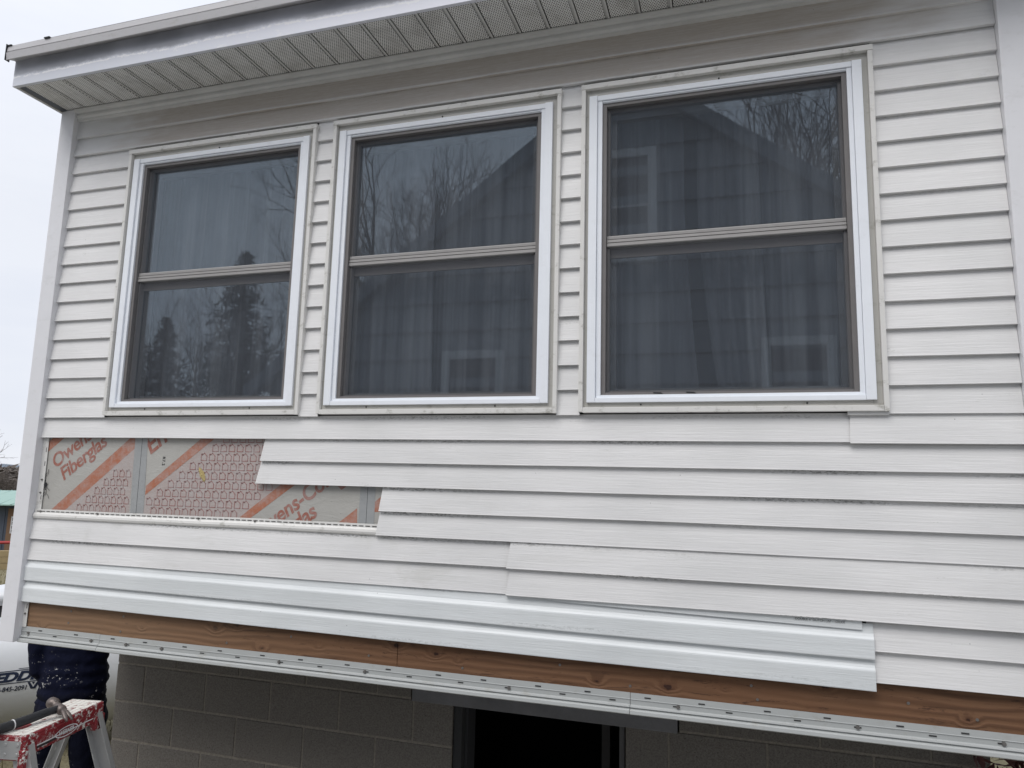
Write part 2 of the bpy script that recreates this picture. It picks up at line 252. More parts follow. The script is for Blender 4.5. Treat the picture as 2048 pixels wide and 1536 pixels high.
# ------------------------------------------------------------------ geometry helpers
def obj(name, verts, faces, mat, parent=None, smooth=False, me=None):
    if me is None:
        me = bpy.data.meshes.new(name); me.from_pydata([tuple(v) for v in verts], [], faces); me.validate()
        if smooth: me.polygons.foreach_set('use_smooth', [True]*len(me.polygons))
        for m_ in (mat if isinstance(mat, list) else [mat]): me.materials.append(M[m_] if isinstance(m_, str) else m_)
    o = bpy.data.objects.new(name, me); COL.objects.link(o)
    if parent: o.parent = parent
    return o
def tag(o, label=None, cat=None, group=None, kind=None):
    for k_, v in (('label', label), ('category', cat), ('group', group), ('kind', kind)):
        if v: o[k_] = v
    return o
def empty(name, loc=(0, 0, 0), rz=0):
    o = bpy.data.objects.new(name, None); COL.objects.link(o); o.location = loc; o.rotation_euler.z = rz; o.empty_display_size = .1; return o
class MB:
    def __init__(s): s.v = []; s.f = []
    def add(s, vs_, fs): k_ = len(s.v); s.v += [Vector(v) for v in vs_]; s.f += [tuple(i+k_ for i in f) for f in fs]; return s
    def box(s, x0, x1, y0, y1, z0, z1):
        return s.add([(x0, y0, z0), (x1, y0, z0), (x1, y1, z0), (x0, y1, z0), (x0, y0, z1), (x1, y0, z1), (x1, y1, z1), (x0, y1, z1)],
                     [(0, 3, 2, 1), (4, 5, 6, 7), (0, 1, 5, 4), (1, 2, 6, 5), (2, 3, 7, 6), (3, 0, 4, 7)])
    def bbox(s, x0, x1, y0, y1, z0, z1, b=.002):
        bm = bmesh.new(); bmesh.ops.create_cube(bm, size=1); 
        for v in bm.verts: v.co = Vector(((x0+x1)/2+v.co.x*(x1-x0), (y0+y1)/2+v.co.y*(y1-y0), (z0+z1)/2+v.co.z*(z1-z0)))
        bmesh.ops.bevel(bm, geom=bm.edges[:], offset=b, segments=2, profile=.7, affect='EDGES')
        bm.verts.index_update(); s.add([v.co.copy() for v in bm.verts], [tuple(v.index for v in f.verts) for f in bm.faces]); bm.free(); return s
    def tube(s, p, q, r0, r1=None, n_=8, cap=True):
        p = Vector(p); q = Vector(q); r1 = r0 if r1 is None else r1; d_ = (q-p).normalized(); a = d_.orthogonal().normalized(); b = d_.cross(a); k_ = len(s.v)
        for c_, r in ((p, r0), (q, r1)):
            for i in range(n_): t_ = 2*math.pi*i/n_; s.v.append(c_+a*math.cos(t_)*r+b*math.sin(t_)*r)
        for i in range(n_): j = (i+1) % n_; s.f.append((k_+i, k_+j, k_+n_+j, k_+n_+i))
        if cap: s.f.append(tuple(k_+i for i in reversed(range(n_)))); s.f.append(tuple(k_+n_+i for i in range(n_)))
        return s
    def prof(s, pts, x0, x1, seg=1, fn=None):
        """closed (y,z) profile extruded along x; fn(x,y,z)->(x,y,z)"""
        m_ = len(pts); k_ = len(s.v)
        for i in range(seg+1):
            xx = x0+(x1-x0)*i/seg
            for (yy, zz_) in pts: s.v.append(Vector(fn(xx, yy, zz_) if fn else (xx, yy, zz_)))
        for i in range(seg):
            for j in range(m_): jj = (j+1) % m_; s.f.append((k_+i*m_+j, k_+i*m_+jj, k_+(i+1)*m_+jj, k_+(i+1)*m_+j))
        s.f.append(tuple(k_+j for j in reversed(range(m_)))); s.f.append(tuple(k_+seg*m_+j for j in range(m_))); return s
    def build(s, name, mat, parent=None, smooth=False):
        c_ = s.v
        o = obj(name, c_, s.f, mat, parent, smooth)
        bm = bmesh.new(); bm.from_mesh(o.data); bmesh.ops.recalc_face_normals(bm, faces=bm.faces[:]); bm.to_mesh(o.data); bm.free(); return o
def copy_tree(o, parent=None):
    c_ = o.copy(); COL.objects.link(c_)
    if parent: c_.parent = parent
    for ch in [q for q in COL.objects if q.parent == o]: copy_tree(ch, c_)
    return c_
def text_geo(body, size, bold=0., shear=0., space=1.):
    cu = bpy.data.curves.new('t', 'FONT'); cu.body = body; cu.size = size; cu.offset = bold; cu.shear = shear; cu.space_character = space; cu.resolution_u = 4
    o = bpy.data.objects.new('t', cu); COL.objects.link(o); dg = bpy.context.evaluated_depsgraph_get(); me = o.evaluated_get(dg).to_mesh()
    vs_ = [v.co.copy() for v in me.vertices]; fs = [tuple(p.vertices) for p in me.polygons]; o.to_mesh_clear(); bpy.data.objects.remove(o); return vs_, fs

# ================================================================== HOUSE (front wall lies on y = 0, left corner x = 0)
house = tag(empty('house', (0, 0, 0)), 'white vinyl sided house extension with three windows, strips of siding missing low on its wall', 'house')
XR = 4.34
def wob(x, n_, a=.0016): return a*mnoise.noise(Vector((x*.9, n_*3.7, 1.3)))+a*.5*mnoise.noise(Vector((x*2.7, n_*5.1, 4.3)))
CLAP = [(.0165, CO+.004), (.0153, CO+.004), (.0143, CO-.004), (.0075, .055), (.0008, .0045), (0, .0015), (.0008, 0), (.0145, -.0006), (.0145, .0008), (.0022, .0022), (.0088, .055), (.0155, CO-.004)]
DUTCH = [(.0150, CO+.015), (.0138, CO+.015), (.0120, .096), (.0100, .083), (.0055, .074), (.0012, .0675), (.0002, .063), (.0006, .030), (.0002, .003), (.0010, 0), (.0115, -.0006), (.0115, .0008), (.0024, .0024), (.0016, .061), (.0070, .0735), (.0112, .083), (.0130, .096)]
def board(x0, x1, n_, prof=CLAP, yo=0., zo=0., mat='siding', fn=None, slant=0.):
    seg = max(2, int((x1-x0)/.12)); z0 = n_*CO+zo
    def g(x, y, z):
        k_ = max(0, 1-(z-z0)/CO)                         # 1 at lower lip
        dz = wob(x, n_)*k_; dy = -abs(wob(x+7, n_, .0020))*k_
        u = (x-x0)/(x1-x0)
        xx = x-slant*k_*max(0, 1-u*seg) 
        if fn: a = fn(x, z); dy += a[0]; dz += a[1]
        return xx, y+yo+dy, z+dz
    b = MB().prof([(y, z+z0) for y, z in prof], x0, x1, seg, g)
    o = b.build('siding_board', mat, house, False); return o
WX = [(.410, 1.530), (1.624, 2.728), (2.817, 3.932)]; WZ0, WZ1 = .925, 2.318
gaps = [(.012, WX[0][0]+.004), (WX[0][1]-.004, WX[1][0]+.004), (WX[1][1]-.004, WX[2][0]+.004), (WX[2][1]-.004, XR)]
for k in range(9, 23):
    for a, b in gaps: board(a, b, k)
board(.012, 1.95+.03, 23); board(1.95+.02, 3.55, 23, yo=-.0018); board(3.54, XR, 23, yo=-.0032)
board(.012, 2.395, 24, yo=-.0003); board(2.385, XR, 24, yo=-.0024)
board(.012, 3.83, 8); board(3.805, XR, 8, yo=-.0065, zo=-.0045, slant=.004)
MB().prof([(-.0030, .9095), (-.0040, .9115), (-.0030, .9255), (.0, .9255), (.010, .909)], 3.797, 3.93, 2).build('siding_board', 'siding', house)
board(1.352, XR, 7, yo=-.001, slant=.010); board(1.340, XR, 6, yo=-.001, slant=.014)
board(1.962, XR, 5, yo=-.001, slant=.008); board(1.955, XR, 4, yo=-.001, slant=.010)
for k in (2, 3): board(.012, 2.56, k, yo=.0015); board(2.545, XR, k, yo=-.0100, zo=-.0030, slant=.012)
for k in (0, 1): board(3.83, XR, k)
loose = lambda x, z: (-.004-.003*(x/3.85), -.0265*(max(0, x-.1)/3.75))
for k in (0, 1):
    o = board(.012, 3.850, k, DUTCH, mat='siding_new', fn=loose); o['label'] = 'loose dutch lap siding board hanging slightly out of line'
# nail hem of the loose panel peeping out below the next course, with its printed line
b = MB().prof([(.004, .1995), (.003, .1995), (.003, .170), (.004, .170)], 2.70, 3.815, 12, lambda x, y, z: (x, y-.004, z+.022-.0215*max(0, (x-2.7)/1.1)**.8)); b.build('loose_nail_hem', 'siding_new', house)
def flat_text(name, body, size, x, y, z, ang, mat, parent, bold=0., shear=0., space=1., sx=1.):
    v, f = text_geo(body, size, bold, shear, space); ca, sa = math.cos(ang), math.sin(ang)
    return obj(name, [(x+(p.x*sx*ca-p.y*sa), y, z+(p.x*sx*sa+p.y*ca)) for p in v], f, mat, parent)
flat_text('printed_line', 'DOUBLE 4" DUTCH LAP - 12XXX', .011, 3.60, -.0042, .1895, -.009, 'blackink', house)
# butt lock and nail hem left exposed above board 3
def hem_fn(x, y, z): return (x, y, z+wob(x, 3.3, .003))
MB().prof([(.016, .452), (.014, .452), (.013, .436), (.006, .428), (.004, .418), (.0065, .409), (.013, .404), (.016, .404)], .014, 1.975, 24, hem_fn).build('nail_hem', 'trim', house)
b = MB(); x = .03
while x < 1.95:
    b.box(x, x+.022, .0115, .0145, .4405+wob(x, 3.3, .003), .4435+wob(x, 3.3, .003)); x += .0315
tag(b.build('nail_slot_row', 'black', house), kind='stuff')
for x in (.055, .42, 1.02, 1.33): MB().tube((x, .013, .442), (x, .006, .442), .0048, .004, 10).build('nail', 'nail', house)

# J-channel between soffit and wall
MB().prof([(.014, 2.600), (-.024, 2.600), (-.026, 2.594), (-.021, 2.582), (-.010, 2.577), (-.010, 2.570), (-.014, 2.566), (-.013, 2.556), (-.005, 2.549), (-.0045, 2.541), (.010, 2.538), (.014, 2.538)], .006, XR+.01, 20, lambda x, y, z: (x, y, z+wob(x, 9, .0012))).build('soffit_channel', 'soffit_plain', house)
# sheathing seen where siding is off
M['sheath'] = M['oldwood']
wall_back = MB()
wall_back.box(.012, XR, .045, .06, .86, .93); wall_back.box(0, XR, .045, .06, 2.30, 2.75); wall_back.box(0, .43, .045, .06, .93, 2.30); wall_back.box(1.51, 1.645, .045, .06, .93, 2.30); wall_back.box(2.71, 2.84, .045, .06, .93, 2.30); wall_back.box(3.91, XR+.02, .045, .06, .93, 2.30); wall_back.box(0, XR, .05, .06, .06, .86)
wall_back.build('wall_sheathing', 'oldwood', house)

# corner posts
def post(x0, x1, name='corner_post'):
    b = MB(); w = x1-x0; r = .006
    sgn = 1 if x0 < 1 else -1
    b.bbox(x0, x1, -.022, .075, -.192, 2.598, .004)
    b.build(name, 'post', house)
post(-.083, .012); post(XR+.001, XR+.088)
MB().box(.012, .050, .0165, .019, .452, .83).build('post_flange', 'trim', house); MB().box(.012, .040, .0165, .019, -.124, .055).build('post_flange', 'trim', house)
for x, z in ((.036, .60), (.036, .535), (.028, -.06)): MB().tube((x, .017, z), (x, .010, z), .005, .004, 8).build('nail', 'nail', house)
b = MB()
for z in (.74, .67, .50, -.035): b.box(.0395 if z > .1 else .031, .0425 if z > .1 else .034, .0155, .0170, z, z+.022)
tag(b.build('flange_slots', 'black', house), kind='stuff')

# ---------------- foam board with its print
FY = .0225
foam = MB(); foam.box(.02, 2.35, FY, FY+.022, .40, .88); foam = foam.build('insulation_board', 'foil', house)
def poly(name, pts, mat, dy): return obj(name, [(x, FY-dy, z) for x, z in pts], [tuple(range(len(pts)))], mat, foam)
poly('printed_band', [(.599, .84), (.62, .83), (.62, .778), (.203, .452), (.17, .42), (.07, .42), (.108, .449)], 'orange', .0006)
poly('printed_band', [(.20, .853), (.052, .745), (.040, .735), (.040, .79), (.12, .853)], 'orange', .0006)
poly('printed_band', [(1.12, .853), (.690, .540), (.690, .584), (1.04, .853)], 'orange', .0006)
poly('printed_band', [(1.56, .693), (1.64, .693), (1.250, .42), (1.165, .40)], 'orange', .0006)
poly('printed_band', [(1.839, .516), (1.843, .43), (1.725, .43)], 'orange', .0006)
poly('printed_band', [(1.96, .577), (1.918, .541), (1.920, .502), (1.96, .505)], 'orange', .0006)
poly('printed_band', [(1.745, .640), (1.790, .615), (1.757, .592), (1.70, .640)], 'redink', .0006)
poly('printed_field', [(.203, .452), (.24, .42), (.603, .42), (.600, .765)], 'pinkfield', .0004)
poly('printed_field', [(1.066, .812), (1.10, .853), (1.66, .853), (1.60, .66), (1.20, .41), (.690, .41), (.690, .538)], 'pinkfield', .0004)
poly('foil_tape', [(.596, .87), (.672, .87), (.692, .41), (.612, .41)], 'tape', .0010)
poly('foil_tape', [(1.852, .87), (1.922, .87), (1.924, .41), (1.848, .41)], 'tape', .0010)
poly('board_seam', [(.6405, .87), (.6425, .87), (.6475, .41), (.6455, .41)], 'dark', .0013)
poly('board_seam', [(1.886, .87), (1.8878, .87), (1.8862, .41), (1.8844, .41)], 'dark', .0013)
ANG = math.radians(35.5)
flat_text('lettering', 'Owens', .098, .105, FY-.0008, .655, ANG, 'redink', foam, .0022, .12, .96)
flat_text('lettering', 'Fiberglas', .098, .168, FY-.0008, .596, ANG, 'redink', foam, .0022, .12, .94)
flat_text('lettering', 'En', .130, .694, FY-.0008, .732, ANG, 'redink', foam, .0026, .12, .95)
flat_text('lettering', 'Owens-Corning', .098, 1.330, FY-.0008, .350, ANG, 'redink', foam, .0022, .12, .97)
flat_text('lettering', 'Fiberglas', .098, 1.385, FY-.0008, .292, ANG, 'redink', foam, .0022, .12, .94)
flat_text('lettering', 'R7.2', .021, .775, FY-.0009, .726, -math.pi/2, 'blackink', foam, .0005, 0, 1.15)
flat_text('lettering', '...', .021, .775, FY-.0009, .520, -math.pi/2, 'blackink', foam, .0005)
# rows of little outlined houses
b = MB()
def band_clear(x, z):                     # inside the two printed fields, clear of bands and tape
    if x < .60: return z < .452+(x-.203)*.783-.012 and x > .215
    if x > .69: return z < .538+(x-.690)*.726-.010 and (z > .45+(x-1.247)*.776+.012 or x < 1.2)
    return False
def stroke(p, q, t=.0030):
    d_ = Vector((q[0]-p[0], q[1]-p[1])); 
    if d_.length < 1e-6: return
    d_.normalize(); nx, nz = -d_.y*t/2, d_.x*t/2; ex, ez = d_.x*t/2, d_.y*t/2
    b.add([(p[0]-nx-ex, FY-.0011, p[1]-nz-ez), (p[0]+nx-ex, FY-.0011, p[1]+nz-ez), (q[0]+nx+ex, FY-.0011, q[1]+nz+ez), (q[0]-nx+ex, FY-.0011, q[1]-nz+ez)], [(0, 3, 2, 1)])
for fld, x00, x11, pw, ph in ((0, .20, .60, .0395, .0432), (1, .69, 1.62, .0457, .0432)):
    for r in range(0, 11):
        z = .408+r*ph; off = (0, .30, .62, .9, .22, .55, .8, .1, .45, .7, .05)[r]*pw
        for i in range(int((x11-x00)/pw)+1):
            cx = x00+off+i*pw; hw = pw*.345
            if cx-hw < x00 or cx+hw > x11: continue
            if not (band_clear(cx-hw, z+.034) and band_clear(cx+hw, z+.01)): continue
            P = [(cx-hw, z), (cx+hw, z), (cx+hw, z+.021), (cx+.001, z+.035), (cx-hw*.62, z+.026), (cx-hw*.62, z+.030), (cx-hw, z+.030), (cx-hw, z)]
            for p, q in zip(P[:-1], P[1:]): stroke(p, q)
tag(b.build('printed_house_pattern', 'houseink', foam), kind='stuff')
# gouge in the foam
bm = bmesh.new(); bmesh.ops.create_icosphere(bm, subdivisions=3, radius=1)
for v in bm.verts:
    k = 1+.45*mnoise.noise(v.co*2.2)+.2*mnoise.noise(v.co*6); v.co = Vector((v.co.x*.0135*k+v.co.z*-.017, v.co.y*.004*k, v.co.z*.030*k))
me = bpy.data.meshes.new('foam_gouge'); bm.to_mesh(me); bm.free(); me.materials.append(M['foamcore']); g = obj('foam_gouge', 0, 0, 0, foam, me=me); g.location = (1.012, FY-.001, .645)
b = MB()
for i in range(14):
    x, z = .058+RND.uniform(-.012, .02), RND.uniform(.52, .66); b.tube((x, FY-.002, z), (x+RND.uniform(-.02, .02), FY-.004, z-RND.uniform(.01, .05)), .0009, n_=4)
b.add([(.044, FY-.005, .572), (.066, FY-.008, .588), (.072, FY-.005, .579), (.062, FY-.004, .563)], [(0, 1, 2, 3)])
b.build('cobweb_scraps', 'tankband', house)

# ---------------- rim board and starter strip
MB().bbox(.036, 2.06, .024, .062, -.150, .060, .002).build('rim_board', 'wood', house)
MB().bbox(2.062, XR+.06, .024, .062, -.150, .060, .002).build('rim_board', 'wood', house)
for x, z in ((.30, -.085), (.31, -.03), (.62, -.10), (.63, -.03), (1.22, -.10), (1.55, -.045), (1.93, -.09), (2.35, -.10), (2.75, -.05), (3.02, -.1), (3.45, -.055), (3.47, -.1), (3.95, -.06), (4.15, -.09)):
    MB().tube((x, .026, z), (x, .0225, z), .0055, .005, 8).build('nail', 'nail', house)
SP = [(.024, -.1225), (.020, -.1215), (.019, -.143), (.0165, -.1445), (.019, -.146), (.019, -.163), (.012, -.166), (.010, -.171), (.016, -.174), (.0155, -.1765), (.006, -.1775), (.002, -.181), (.0, -.192), (.004, -.1955), (.020, -.196), (.024, -.194)]
MB().prof(SP, .012, .505, 5, lambda x, y, z: (x, y, z+.0005)).build('starter_strip', 'starter', house)
MB().prof(SP, .507, 3.02, 22, lambda x, y, z: (x, y+wob(x, 31, .001), z+wob(x, 33, .0015))).build('starter_strip', 'starter', house)
MB().prof(SP, 3.022, XR, 12, lambda x, y, z: (x, y+wob(x, 35, .001), z+wob(x, 36, .0015))).build('starter_strip', 'starter', house)
b = MB()
for x in (.133, .36, .584, .774, .999, 1.191, 1.415, 1.607, 1.834, 2.025, 2.249, 2.442, 2.666, 2.86, 3.085, 3.278, 3.502, 3.696, 3.921, 4.112, 4.30): b.box(x-.0115, x+.0115, .0178, .0202, -.1372, -.1330)
for x in (.229, 1.097, 1.287, 1.704, 2.121, 2.346, 2.763, 2.955, 3.373, 3.6, 4.017, .457, .674, .872, 1.51, 1.924, 2.543, 3.188, 3.791, 4.214): b.box(x-.0115, x+.0115, .0178, .0202, -.1562, -.1520)
tag(b.build('nail_slots', 'black', house), kind='stuff')
for x in (.457, .665, .872, 1.502, 1.918, 2.549, 3.195, 3.791, 4.22, .060, .062): 
    z = -.154 if x > .07 else (-.150 if x == .060 else -.168)
    MB().tube((x, .019, z), (x, .0125, z), .0072, .0055, 12).build('nail', 'nail', house)

# ---------------- windows
def window(x0, x1, label):
    w = tag(empty('window', (x0, 0, WZ0)), label); w.parent = house
    w.location = (0, 0, 0)
    A = lambda b, nm, mt: b.build(nm, mt, w)
    # outer J channel strips
    A(MB().bbox(x0-.002, x1+.002, -.0150, .016, WZ1-.022, WZ1, .002), 'head_channel', 'trim')
    A(MB().bbox(x0, x0+.017, -.0135, .016, WZ0+.001, WZ1-.0225, .002), 'side_channel', 'trim')
    A(MB().bbox(x1-.017, x1, -.0135, .016, WZ0-.003, WZ1-.0225, .002), 'side_channel', 'trim')
    A(MB().bbox(x0+.0175, x1-.0175, -.0140, .016, WZ0-.002, WZ0+.019, .002), 'sill_channel', 'trim')
    fx0, fx1, fz0, fz1 = x0+.032, x1-.038, .964, 2.266
    ox0, ox1, oz0, oz1 = x0+.086, x1-.090, .993, 2.234
    b = MB(); Y0, Y1 = .0035, .017
    b.box(x0+.0175, fx0+.01, Y0, Y1, WZ0+.0195, WZ1-.0225); b.box(fx1-.01, x1-.0175, Y0, Y1, WZ0+.0195, WZ1-.0225); b.box(fx0+.0105, fx1-.0105, Y0, Y1, fz1-.01, WZ1-.0225); b.box(fx0+.0105, fx1-.0105, Y0, Y1, WZ0+.0195, fz0+.01); A(b, 'infill_trim', 'receiver')
    # irregular caulk line
    b = MB(); xx = fx0
    while xx < fx1: 
        b.box(xx, xx+.031, .0025+.001*RND.random(), .0045, WZ0+.020, WZ0+.0225+.007*max(0, mnoise.noise(Vector((xx*9, x0, 0)))+.35)); xx += .0305
    b2 = A(b, 'caulk_line', 'receiver')
    # white frame: raised outer lands, lower inner step
    b = MB(); m1 = .034
    b.bbox(fx0, fx0+m1, -.0085, .017, fz0, fz1, .0025); b.bbox(fx1-m1, fx1, -.0085, .017, fz0, fz1, .0025)
    b.bbox(fx0+m1+.0004, fx1-m1-.0004, -.0030, .017, fz1-.0215, fz1+.0005, .002); b.bbox(fx0+m1+.0004, fx1-m1-.0004, -.0075, .017, fz0-.0005, fz0+.0185, .002)
    A(b, 'frame', 'frame')
    b = MB()
    b.bbox(fx0+m1+.0008, ox0, .001, .040, oz0, fz1-.022, .0015); b.bbox(ox1, fx1-m1-.0008, .001, .040, oz0, fz1-.022, .0015)
    b.bbox(fx0+m1+.001, fx1-m1-.001, .0015, .040, fz0+.019, oz0+.001, .0015); b.bbox(ox0+.0005, ox1-.0005, .004, .040, oz1, fz1-.0222, .001); b.bbox(ox0+.0005, ox1-.0005, .0015, .0035, oz1+.003, oz1+.006, .0005)
    A(b, 'inner_stop', 'frame')
    # taupe screen track, two steps
    b = MB(); t = .017
    for (s_, ya, yb, dd) in ((0, .010, .044, t), (t, .030, .062, .011)):
        xa, xb, za, zb = ox0+s_+.0006, ox1-s_-.0006, oz0+s_*.75+.0012, oz1-s_*.9-.0006
        b.bbox(xa, xa+dd, ya, yb, za, zb, .0012); b.bbox(xb-dd, xb, ya, yb, za, zb, .0012)
        b.bbox(xa+dd+.0003, xb-dd-.0003, ya+.0005, yb, zb-dd*.9, zb, .0012); b.bbox(xa+dd+.0003, xb-dd-.0003, ya+.0005, yb, za, za+dd*.62, .0012)
    A(b, 'screen_track', 'taupe')
    gx0, gx1 = ox0+.029, ox1-.029
    # deep reveals of the inner sash
    b = MB(); b.box(gx0-.001, gx0+.022, .068, .10, oz0+.02, oz1-.02); b.box(gx1-.022, gx1+.001, .068, .10, oz0+.02, oz1-.02); b.box(gx0+.0225, gx1-.0225, .069, .10, oz1-.052, oz1-.021); b.box(gx0+.0225, gx1-.0225, .069, .10, oz0+.0205, oz0+.034)
    A(b, 'inner_sash', 'taupe')
    b = MB(); b.box(ox0-.03, ox0, .0625, .16, oz0-.01, oz1+.01); b.box(ox1, ox1+.03, .0625, .16, oz0-.01, oz1+.01); b.box(ox0, ox1, .0625, .16, oz1, oz1+.02); b.box(ox0, ox1, .0625, .16, oz0-.02, oz0); A(b, 'window_jamb', 'dark')
    b = MB(); rz = 1.630
    b.prof([(.060, rz+.026), (.026, rz+.026), (.0235, rz+.022), (.0235, rz+.012), (.027, rz+.0105), (.0225, rz+.009), (.0215, rz-.002), (.026, rz-.0035), (.021, rz-.006), (.020, rz-.0185), (.023, rz-.0215), (.060, rz-.0215)], ox0+.019, ox1-.019); A(b, 'meeting_rail', 'rail')
    A(MB().bbox(gx0, gx1, .052, .066, rz-.060, rz-.022, .0015), 'lower_sash_rail', 'taupe')
    A(MB().box(gx0+.0005, gx1-.0005, .0500, .0535, rz+.0265, oz1-.026), 'upper_pane', 'glass').data
    A(MB().box(gx0+.0005, gx1-.0005, .0560, .0595, oz0+.0195, rz-.0605), 'lower_pane', 'glass')
    obj('insect_screen', [(ox0+.018, .0285, oz0+.014), (ox1-.018, .0285, oz0+.014), (ox1-.018, .0285, oz1-.017), (ox0+.018, .0285, oz1-.017)], [(0, 1, 2, 3)], 'screen', w)
    for xx in (x0+.22*(x1-x0), x0+.76*(x1-x0)): MB().tube((xx, .0045, WZ0+.030), (xx, -.0005, WZ0+.030), .0035, .003, 8).build('weep_hole_plug', 'black', w)
    MB().tube(((x0+x1)/2, -.001, fz1+.004), ((x0+x1)/2, -.006, fz1+.004), .0035, .003, 8).build('screw', 'black', w)
    return w
window(*WX[0], 'left window, glass milky with reflected sky')
window(*WX[1], 'middle window, bare trees and a gable reflected in it')
window(*WX[2], 'right window, curtain gap and gable reflected in it')
for x in (3.11, 3.235): # bits of debris on the lower track of the right window
    b = MB(); b.tube((x, .0095, 1.002), (x+.028, .0095, 1.0005), .0022, .003, 6); b.tube((x+.028, .0095, 1.0005), (x+.036, .0095, .9965), .003, .001, 6); b.build('track_debris', 'black', house)

# curtains behind the glass
def curtain(label, x0f, x1f, seed, amp=.013, pitch=.085, z0=.90, z1=2.32, y=.155):
    r = random.Random(seed); nx, nz_ = 150, 26; vs_, fs = [], []
    ph = [r.uniform(0, 6.28) for _ in range(4)]
    for j in range(nz_+1):
        t_ = j/nz_; z = z0+(z1-z0)*t_; a, b_ = x0f(t_), x1f(t_)
        for i in range(nx+1):
            u = i/nx; s_ = u*(x1f(.5)-x0f(.5)); wv = math.sin(2*math.pi*s_/pitch+ph[0]+1.4*math.sin(s_*9+ph[1]))
            wv = math.copysign(abs(wv)**.7, wv)
            yy = y+amp*wv*(1.15-.25*t_)+.5*amp*math.sin(2*math.pi*s_/(pitch*2.7)+ph[2]); vs_.append((a+(b_-a)*u+.004*math.sin(ph[3]+t_*3+s_*20), yy, z))
    for j in range(nz_):
        for i in range(nx): k_ = j*(nx+1)+i; fs.append((k_, k_+1, k_+nx+2, k_+nx+1))
    o = obj('curtain', vs_, fs, 'curtain', None, True); return tag(o, label, 'curtain', 'curtains behind the three windows')
c_ = lambda v: (lambda t: v)
curtain('pleated grey curtain filling the left window', c_(.46), c_(1.48), 1, pitch=.105)
curtain('grey curtain behind the left half of the middle window', c_(1.66), lambda t: 2.12-.03*t, 2, pitch=.09)
curtain('grey curtain behind the right half of the middle window', lambda t: 2.10-.02*t, c_(2.71), 3, pitch=.12, y=.175)
curtain('grey curtain left of the dark gap in the right window', c_(2.84), lambda t: 3.300-.070*min(1, t*1.6)**.6, 4, pitch=.11)
curtain('grey curtain right of the dark gap in the right window', lambda t: 3.395-.120*min(1, t*1.7)**.55, lambda t: 3.55-.04*t, 5, pitch=.08)
curtain('grey curtain at the right edge of the right window', lambda t: 3.56-.06*t, c_(3.92), 6, pitch=.15, y=.18)
# room
b = MB(); b.box(-.02, XR+.04, 3.0, 3.05, .06, 2.6); b.box(-.02, 0.0, .10, 3.0, .06, 2.6); b.box(XR+.03, XR+.05, .10, 3.0, .06, 2.6); b.build('interior_wall', 'interior', house)
MB().box(-.03, XR+.06, .062, 3.05, .061, .09).build('interior_floor', 'interior', house); MB().box(-.03, XR+.06, .062, 3.05, 2.55, 2.58).build('ceiling', 'interior', house)
MB().box(-.03, XR+.06, .0625, 3.9, -.17, -.15).build('floor_underside', 'oldwood', house)
for i in range(11): MB().box(.1+i*.41, .138+i*.41, .0625, 3.9, -.150, .060).build('floor_joist', 'oldwood', house)
# side walls of simple lapped boards
for sx in (0, 1):
    for k in range(0, 25):
        z0 = k*CO; X = -.005 if sx == 0 else XR+.010; s_ = -1 if sx == 0 else 1
        obj('siding_board', [(X+s_*.012, .078, z0), (X+s_*.012, 3.9, z0), (X, 3.9, z0+CO), (X, .078, z0+CO), (X-s_*.002, 3.9, z0), (X-s_*.002, .078, z0)], [(0, 1, 2, 3), (0, 5, 4, 1)], 'siding', house)
# ---------------- eave: soffit boards, fascia, drip edge, roof
EX0, EX1 = -.104, 4.75; FYF = -.290
g0 = .0685-.130
for i in range(-1, 37):
    a = g0+.130*i+.0115; b_ = g0+.130*(i+1)-.0115
    a = max(a, EX0+.012); b_ = min(b_, EX1)
    if b_-a < .02: continue
    o = MB().prof([(FYF+.022, 2.603), (-.004, 2.603), (-.004, 2.606), (FYF+.022, 2.606)], a, b_).build('soffit_board', 'soffit', house)
    if b_ < EX1-.01: MB().prof([(FYF+.022, 2.6075), (-.004, 2.6075), (-.004, 2.614), (FYF+.022, 2.614)], b_+.0002, b_+.0102).prof([(FYF+.022, 2.6000), (-.004, 2.6000), (-.004, 2.603), (FYF+.022, 2.603)], b_+.0110, b_+.0190).build('soffit_groove', 'soffit_plain', house)
b = MB(); b.box(EX0+.003, EX1, FYF+.004, FYF+.0215, 2.598, 2.6045); b.box(EX0+.002, EX0+.0115, FYF+.022, .30, 2.598, 2.6045); b.build('soffit_trim', 'soffit_plain', house)
MB().prof([(FYF, 2.596), (FYF+.0030, 2.594), (FYF+.016, 2.5945), (FYF+.016, 2.5965), (FYF+.004, 2.5970), (FYF+.004, 2.735), (FYF, 2.735)], EX0, EX1, 60, lambda x, y, z: (x, y+wob(x, 51, .0025)*(z-2.594)/.14, z+wob(x, 52, .0012))).build('fascia', 'fascia', house)
MB().box(EX0-.001, EX0+.002, FYF+.0045, 3.9, 2.596, 2.735).build('gable_fascia', 'fascia', house)
DP = [(-.334, 2.717), (-.331, 2.714), (-.329, 2.717), (-.331, 2.752), (-.328, 2.757), (-.331, 2.760), (-.327, 2.790), (-.30, 2.800), (-.28, 2.800), (-.28, 2.803), (-.302, 2.804), (-.331, 2.793), (-.335, 2.762), (-.3325, 2.7585), (-.3375, 2.754)]
MB().prof(DP, -.112, EX1, 70, lambda x, y, z: (x, y+wob(x, 61, .003), z+wob(x, 62, .0025))).build('drip_edge', 'drip', house)
MB().prof([(-.329, 2.722), (-.288, 2.738), (-.288, 2.742), (-.329, 2.727)], -.11, EX1).build('drip_return', 'drip', house)
b = MB(); b.bbox(-.1165, -.1125, -.340, -.315, 2.716, 2.803, .001); b.box(-.1123, -.085, -.337, -.325, 2.793, 2.7985); b.box(.135, .17, -.338, -.327, 2.7925, 2.7985); b.build('roof_edge_end', 'tankband', house)
